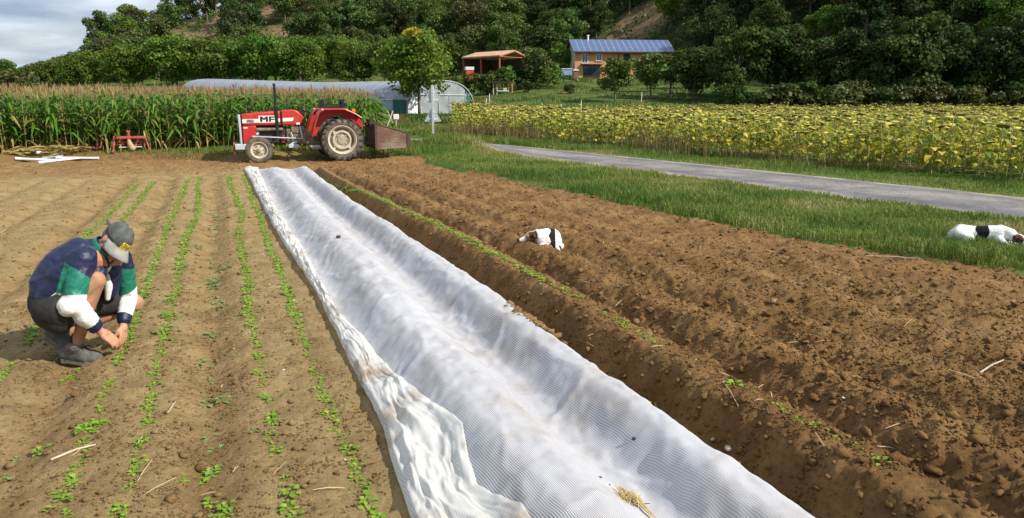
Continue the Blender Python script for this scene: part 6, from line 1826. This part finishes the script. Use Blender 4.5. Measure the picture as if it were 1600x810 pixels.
# --- shorts
mb = MB()
mb.chain([P3(-.175, .0, .41), P3(-.155, .0, .36)], [.150, .128], 16)
mb.chain([P3(-.17, .085, .385), P3(-.12, .13, .40), P3(-.05, .15, .455)], [.130, .122, .095], 16)
mb.chain([P3(-.19, -.08, .375), P3(-.05, -.13, .375), P3(.12, -.165, .365), P3(.24, -.185, .355)], [.122, .112, .096, .085], 16)
mb.cap(P3(-.19, .06, .36), P3(-.13, .12, .33), .108, .096)
sm_ = organic(mb, .009, 5); sm_.materials.append(shorts_m); link('shorts', sm_, man)
# --- boots
def boot(heel, toe, ank, up, name='boot'):
    b = thing_part(name)
    d = (toe - heel).normalized(); n = (up - d * up.dot(d)).normalized(); s = d.cross(n)
    L = (toe - heel).length
    q = lambda a, b_, c: heel + d * a * L + s * b_ + n * c
    mb = MB(); mb.chain([q(.10, 0, .055), q(.35, 0, .062), q(.62, 0, .055), q(.90, 0, .045)], [.048, .050, .052, .050], 14)
    mb.chain([q(.36, .012, .05), q(.70, .016, .042), q(.92, .01, .04)], [.036, .040, .036], 12); mb.chain([q(.36, -.012, .05), q(.70, -.018, .042), q(.92, -.012, .04)], [.036, .040, .036], 12)
    mb.cap(q(.14, 0, .06), ank + (ank - q(.3, 0, .05)).normalized() * .012, .047, .052); mb.cap(q(.34, 0, .085), ank, .04, .05)
    me = organic(mb, .006, 4); me.materials.append(boot_m); up_o = link(name, me, man)
    # sole
    outl = [(.0, .030), (.05, .040), (.3, .036), (.55, .046), (.75, .052), (.92, .045), (1.02, .02), (1.02, -.02), (.92, -.045), (.75, -.050), (.55, -.042), (.3, -.034), (.05, -.040), (.0, -.030)]
    mb = MB(); mb.prism(outl, lambda a, b_, t_: q(a, b_, t_), -.004, .030); mb.build('sole', sole_m, up_o, bevel=.006)
    return up_o, q
def thing_part(n): return None
z0 = .012
b1, q1 = boot(P3(-.115, -.015, z0), P3(.115, .115, z0), ankN + Vector((0, 0, .0)), Vector((0, 0, 1)))
mb = MB(); mb.box(q1(.30, .050, .115), (.045, .012, .035), Matrix.Rotation(-.5, 3, 'Z')); mb.build('tab', orange_m, b1, bevel=.004)
mb = MB()
for k in range(7):
    a_ = .42 + .055 * k; mb.tube([q1(a_, -.035, .093 - .012 * k * .5), q1(a_ + .03, 0, .112 - .006 * k), q1(a_ - .02, .035, .093 - .012 * k * .5)], .0045, 5)
for k in range(10):
    p = q1(random.uniform(.45, .75), random.uniform(-.03, .03), random.uniform(.105, .12)); mb.tube([p, p + Vector((random.uniform(-.03, .03), random.uniform(-.03, .03), .006)), p + Vector((random.uniform(-.05, .05), random.uniform(-.05, .05), -.01))], .004, 5)
mb.build('laces', lace_m, b1)
b2, q2 = boot(P3(-.235, -.17, .135), P3(-.055, -.10, z0 + .0), ankF, Vector((.55, -.1, .8)))
mb = MB(); mb.chain([ankN + Vector((0, 0, .02)), ankN + Vector((.01, 0, .065))], [.045, .044]); me = organic(mb, .008, 2); me.materials.append(sock_m); link('sock', me, man)
# --- hair, cap
mb = MB(); mb.ell(hp(0, -.028, .0), (.0765, .078, .075), Matrix((hrt, hfw, hup)).transposed(), 18, 12)
mb.cap(hp(.066, .0, .01), hp(.068, .01, -.012), .014, .010); mb.cap(hp(-.066, .0, .01), hp(-.068, .01, -.012), .014, .010)
hm = organic(mb, .006, 3); hm.materials.append(hair_m); link('hair', hm, man)
HM = Matrix((hrt, hfw, hup)).transposed()
capo = None
mb = MB(); nu, nv = 36, 12
vs = []
for j in range(nv + 1):
    th = (math.pi / 2) * j / nv
    for i in range(nu):
        ph = 2 * math.pi * i / nu; seam = 1 + .010 * abs(math.cos(3 * ph)) * math.sin(th)
        fx = math.sin(ph) * (.104 if math.sin(ph) > 0 else .100)
        hgt = .112 * math.cos(th) ** .85
        vs.append(hp(.087 * math.cos(ph) * math.sin(th) ** .8 * seam, fx * math.sin(th) ** .8 * seam - .006, .022 + hgt))
fs = [(j * nu + i, (j + 1) * nu + i, (j + 1) * nu + (i + 1) % nu, j * nu + (i + 1) % nu) for j in range(nv) for i in range(nu)]
mb.add(vs, fs)
capo = mb.build('cap', cap_m, man, smooth=60)
sd = capo.modifiers.new('thick', 'SOLIDIFY'); sd.thickness = .004
mb = MB(); mb.ell(hp(0, -.006, .137), .008); mb.build('button', brim_m, capo)
mb = MB(); vs = []                                               # curved visor
for i in range(19):
    a = R(14 + 152 * i / 18)
    for q in (0, .35, .7, 1.0):
        r0 = .100; ext = q * .085 * math.sin(a) ** .6
        x_ = math.cos(a) * (.089 + .012 * q); y_ = math.sin(a) * r0 + ext
        vs.append(hp(x_, y_ - .004, .024 - .030 * q - 2.6 * x_ * x_ * (.4 + q)))
mb.add(vs, [(i * 4 + k, (i + 1) * 4 + k, (i + 1) * 4 + k + 1, i * 4 + k + 1) for i in range(18) for k in range(3)])
vz = mb.build('visor', brim_m, capo, smooth=60); sd = vz.modifiers.new('thick', 'SOLIDIFY'); sd.thickness = .006
mb = MB(); mb.tube([hp(math.cos(a) * .090, math.sin(a) * .103 - .006, .026) for a in np.linspace(R(20), R(160), 15)], .0045, 6); mb.build('visor_seam', black, capo)
mb = MB(); mb.tube([hp(.02, -.100, .03), hp(.03, -.135, .028), hp(.01, -.165, .02)], [.011, .012, .009], 6); mb.build('strap', cap_m, capo)
# yellow lettering printed on the front panel, wrapped to the crown
def crown_pt(x_, h_):
    """point on the crown front: x along the person's right, h above the rim"""
    ph = math.acos(max(-1, min(1, x_ / .093))); ct = min(1, (h_ / .112) ** (1 / .85)); th = math.acos(ct)
    p = hp(.089 * math.cos(ph) * math.sin(th) ** .8, .107 * math.sin(ph) * math.sin(th) ** .8 - .006, .022 + h_)
    return p + (p - hp(0, 0, .03)).normalized() * .0035
glyph = {'S': ["111", "100", "111", "001", "111"], 'T': ["111", "010", "010", "010", "010"], 'A': ["111", "101", "111", "101", "101"], 'R': ["110", "101", "110", "101", "101"], 'W': ["101", "101", "101", "111", "101"]}
mb = MB(); u_ = .0047
for row, word in enumerate(('STAR', 'WARS')):
    for ci, ch in enumerate(word):
        for r_i, line in enumerate(glyph[ch]):
            for c_i, bit in enumerate(line):
                if bit == '1':
                    xx = -(((ci - 2) * 4 + c_i + .5) * u_); hh = .050 - row * .028 - r_i * u_
                    mb.add([crown_pt(xx - u_ * .55, hh - u_ * .55), crown_pt(xx + u_ * .55, hh - u_ * .55), crown_pt(xx + u_ * .55, hh + u_ * .55), crown_pt(xx - u_ * .55, hh + u_ * .55)], [(0, 1, 2, 3)])
mb.build('cap_lettering', yellow_m, capo, smooth=None)

# ------------------------------------------------------------------ the two dogs
fur_w = mat('white_fur', (.56, .50, .42), (.80, .79, .76), scale=9, lo=.3, hi=.45, rough=.85, bump=.5, bscale=60)
fur_k = mat('black_fur', (.006, .006, .007), (.018, .016, .016), scale=20, rough=.85, bump=.5, bscale=60, spec=.2)
fur_b = mat('dark_brown_fur', (.045, .018, .010), (.09, .035, .018), scale=18, rough=.75, bump=.5, bscale=60)
fur_t = mat('tan_fur', (.42, .19, .06), (.52, .28, .11), scale=18, rough=.8, bump=.5, bscale=60)
eye_m = mat('eye', (.01, .008, .006), rough=.1)
def dog_head(mb, c, f, u, sc=1.0):
    """adds skull, muzzle, cheeks; returns a frame function"""
    f = f.normalized(); u = (u - f * u.dot(f)).normalized(); s = f.cross(u)
    q = lambda a, b_, d: c + (f * a + s * b_ + u * d) * sc
    mb.ell(q(0, 0, .01), (.075 * sc, .062 * sc, .06 * sc), Matrix((f, s, u)).transposed())
    mb.chain([q(.03, 0, .0), q(.085, 0, -.012), q(.145, 0, -.022)], [.050 * sc, .034 * sc, .025 * sc]); mb.cap(q(.05, 0, -.035), q(.13, 0, -.042), .026 * sc, .018 * sc)
    mb.cap(q(.045, .025, .022), q(.045, -.025, .022), .026 * sc, .026 * sc)
    return q
# dog lying in the furrow, head to the left
DX, DY = 3.03, 7.06
DZ = gz(3.1, 7.1) - .065
dog1 = thing('dog', 'white dog with brown eye patch and black flank lying in the furrow', 'dog', (DX, DY, DZ), -YAW)
dog1.scale = (.84, .84, .84)
mb = MB()
mb.chain([P3(.22, -.16, .10), P3(.20, -.05, .13), P3(.13, .05, .145), P3(.07, .08, .15)], [.115, .125, .125, .105], 14)    # rump .. chest, curled
mb.chain([P3(.07, .06, .17), P3(.02, .05, .185), P3(-.04, .05, .175)], [.09, .072, .058])                                  # neck
qd = dog_head(mb, P3(-.055, .06, .165), Vector((-.97, -.10, -.14)), Vector((-.1, -.15, 1)), .98)
mb.chain([P3(.10, .14, .08), P3(.03, .20, .02), P3(-.08, .21, .0)], [.05, .035, .028]); mb.cap(P3(-.08, .21, 0), P3(-.13, .21, -.01), .03, .026)          # fore leg
mb.chain([P3(.06, .06, .05), P3(-.03, .09, .04), P3(-.12, .10, .025)], [.05, .034, .028]); mb.cap(P3(-.12, .10, .025), P3(-.16, .10, .02), .03, .026)
mb.chain([P3(.25, .0, .10), P3(.21, .12, .08), P3(.27, .12, .01)], [.085, .06, .035]); mb.cap(P3(.27, .12, 0), P3(.18, .17, -.01), .03, .026)         # hind leg
mb.chain([P3(.28, -.2, .05), P3(.34, -.08, .03), P3(.33, .05, .02)], [.03, .024, .015])                                      # tail
dm_ = organic(mb, .0085, 5)
hc1 = np.array(qd(0, 0, 0)); f1 = np.array(Vector((-.97, -.10, -.14)).normalized())
def paint_dog1(c, n):
    m = np.zeros(len(c), int)
    a = (c - hc1) @ f1; hd = np.linalg.norm(c - hc1, axis=1) < .19
    hd &= c[:, 0] < .02
    up_ = c[:, 2] - hc1[2]
    side = c[:, 1] - hc1[1]
    m[hd & (a > -.06) & (a < .075) & (up_ < .06) & (np.abs(side) > .016)] = 3
    m[hd & (a > -.07) & (a < .035) & (up_ > -.012) & (np.abs(side) > .014)] = 2
    fl = (c[:, 0] > .17 + .012 * np.sin(c[:, 2] * 40 + c[:, 1] * 20)) & (c[:, 0] < .245) & (c[:, 2] > .03)
    m[fl] = 1
    return m
paint(dm_, [fur_w, fur_k, fur_b, fur_t], paint_dog1); link('body', dm_, dog1)
mb = MB(); mb.ell(qd(.172, 0, -.018), (.018, .020, .016)); mb.build('nose', fur_k, dog1)
for s2 in (-1, 1):
    mb = MB(); mb.ell(qd(.058, s2 * .042, .022), .0085); mb.build('eye', eye_m, dog1)
    mb = MB(); mb.chain([qd(-.025, s2 * .052, .045), qd(-.035, s2 * .074, .015), qd(-.030, s2 * .078, -.038)], [.020, .027, .012]); me = organic(mb, .005, 3); me.transform(Matrix.Identity(4)); me.materials.append(fur_b); link('ear', me, dog1)
# dog lying on the verge, head to the right
EX, EY = 8.10, 5.82
EZ = float(ground_z(np.array([EX]), np.array([EY]))[0]) - .03
dog2 = thing('dog', 'white dog with a black saddle patch lying on the grass by the lane', 'dog', (EX, EY, EZ), -YAW - R(30))
dog2.scale = (.76, .86, .86)
mb = MB()
mb.chain([P3(-.40, .02, .10), P3(-.30, .0, .135), P3(-.12, -.01, .135), P3(.05, .0, .145), P3(.20, .0, .155)], [.085, .125, .112, .125, .125], 14)
mb.chain([P3(.20, .0, .19), P3(.33, .03, .17), P3(.40, .06, .135)], [.10, .085, .062])
fd2 = Vector((.90, -.30, -.42))
qe = dog_head(mb, P3(.44, .08, .125), fd2, Vector((.42, -.1, .9)), 1.02)
mb.chain([P3(.20, .12, .10), P3(.30, .20, .04), P3(.44, .22, .025)], [.06, .038, .03]); mb.cap(P3(.44, .22, .025), P3(.50, .22, .02), .032, .028)
mb.chain([P3(.20, -.1, .08), P3(.32, -.1, .035), P3(.45, -.08, .025)], [.06, .038, .03])
mb.chain([P3(-.33, .08, .13), P3(-.18, .15, .09), P3(-.30, .18, .03)], [.10, .07, .035]); mb.cap(P3(-.30, .18, .03), P3(-.17, .20, .02), .032, .028)
mb.chain([P3(-.45, .0, .07), P3(-.55, .06, .03), P3(-.50, .18, .03)], [.035, .026, .015])
dm_ = organic(mb, .0095, 5)
hc2 = np.array(qe(0, 0, 0)); f2 = np.array(fd2.normalized())
def paint_dog2(c, n):
    m = np.zeros(len(c), int)
    m[(c[:, 0] > -.105 + .015 * np.sin(c[:, 2] * 50)) & (c[:, 0] < .055 + .012 * np.sin(c[:, 2] * 40)) & (c[:, 2] > .055)] = 1
    a = (c - hc2) @ f2; hd = (np.linalg.norm(c - hc2, axis=1) < .15) & (c[:, 0] > .36)
    sidev = (c - hc2) @ np.array(Vector(fd2.normalized()).cross(Vector((.42, -.1, .9))).normalized())
    m[hd & (a > -.06) & (a < .07) & (np.abs(sidev) > .022)] = 2
    return m
paint(dm_, [fur_w, fur_k, fur_b], paint_dog2); link('body', dm_, dog2)
mb = MB(); mb.ell(qe(.172, 0, -.018), (.018, .020, .016)); mb.build('nose', fur_k, dog2)
for s2 in (-1, 1):
    mb = MB(); mb.ell(qe(.058, s2 * .042, .022), .0085); mb.build('eye', eye_m, dog2)
    mb = MB(); mb.chain([qe(-.03, s2 * .052, .045), qe(-.045, s2 * .076, .012), qe(-.03, s2 * .080, -.045)], [.022, .030, .013]); me = organic(mb, .0055, 3); me.materials.append(fur_b); link('ear', me, dog2)
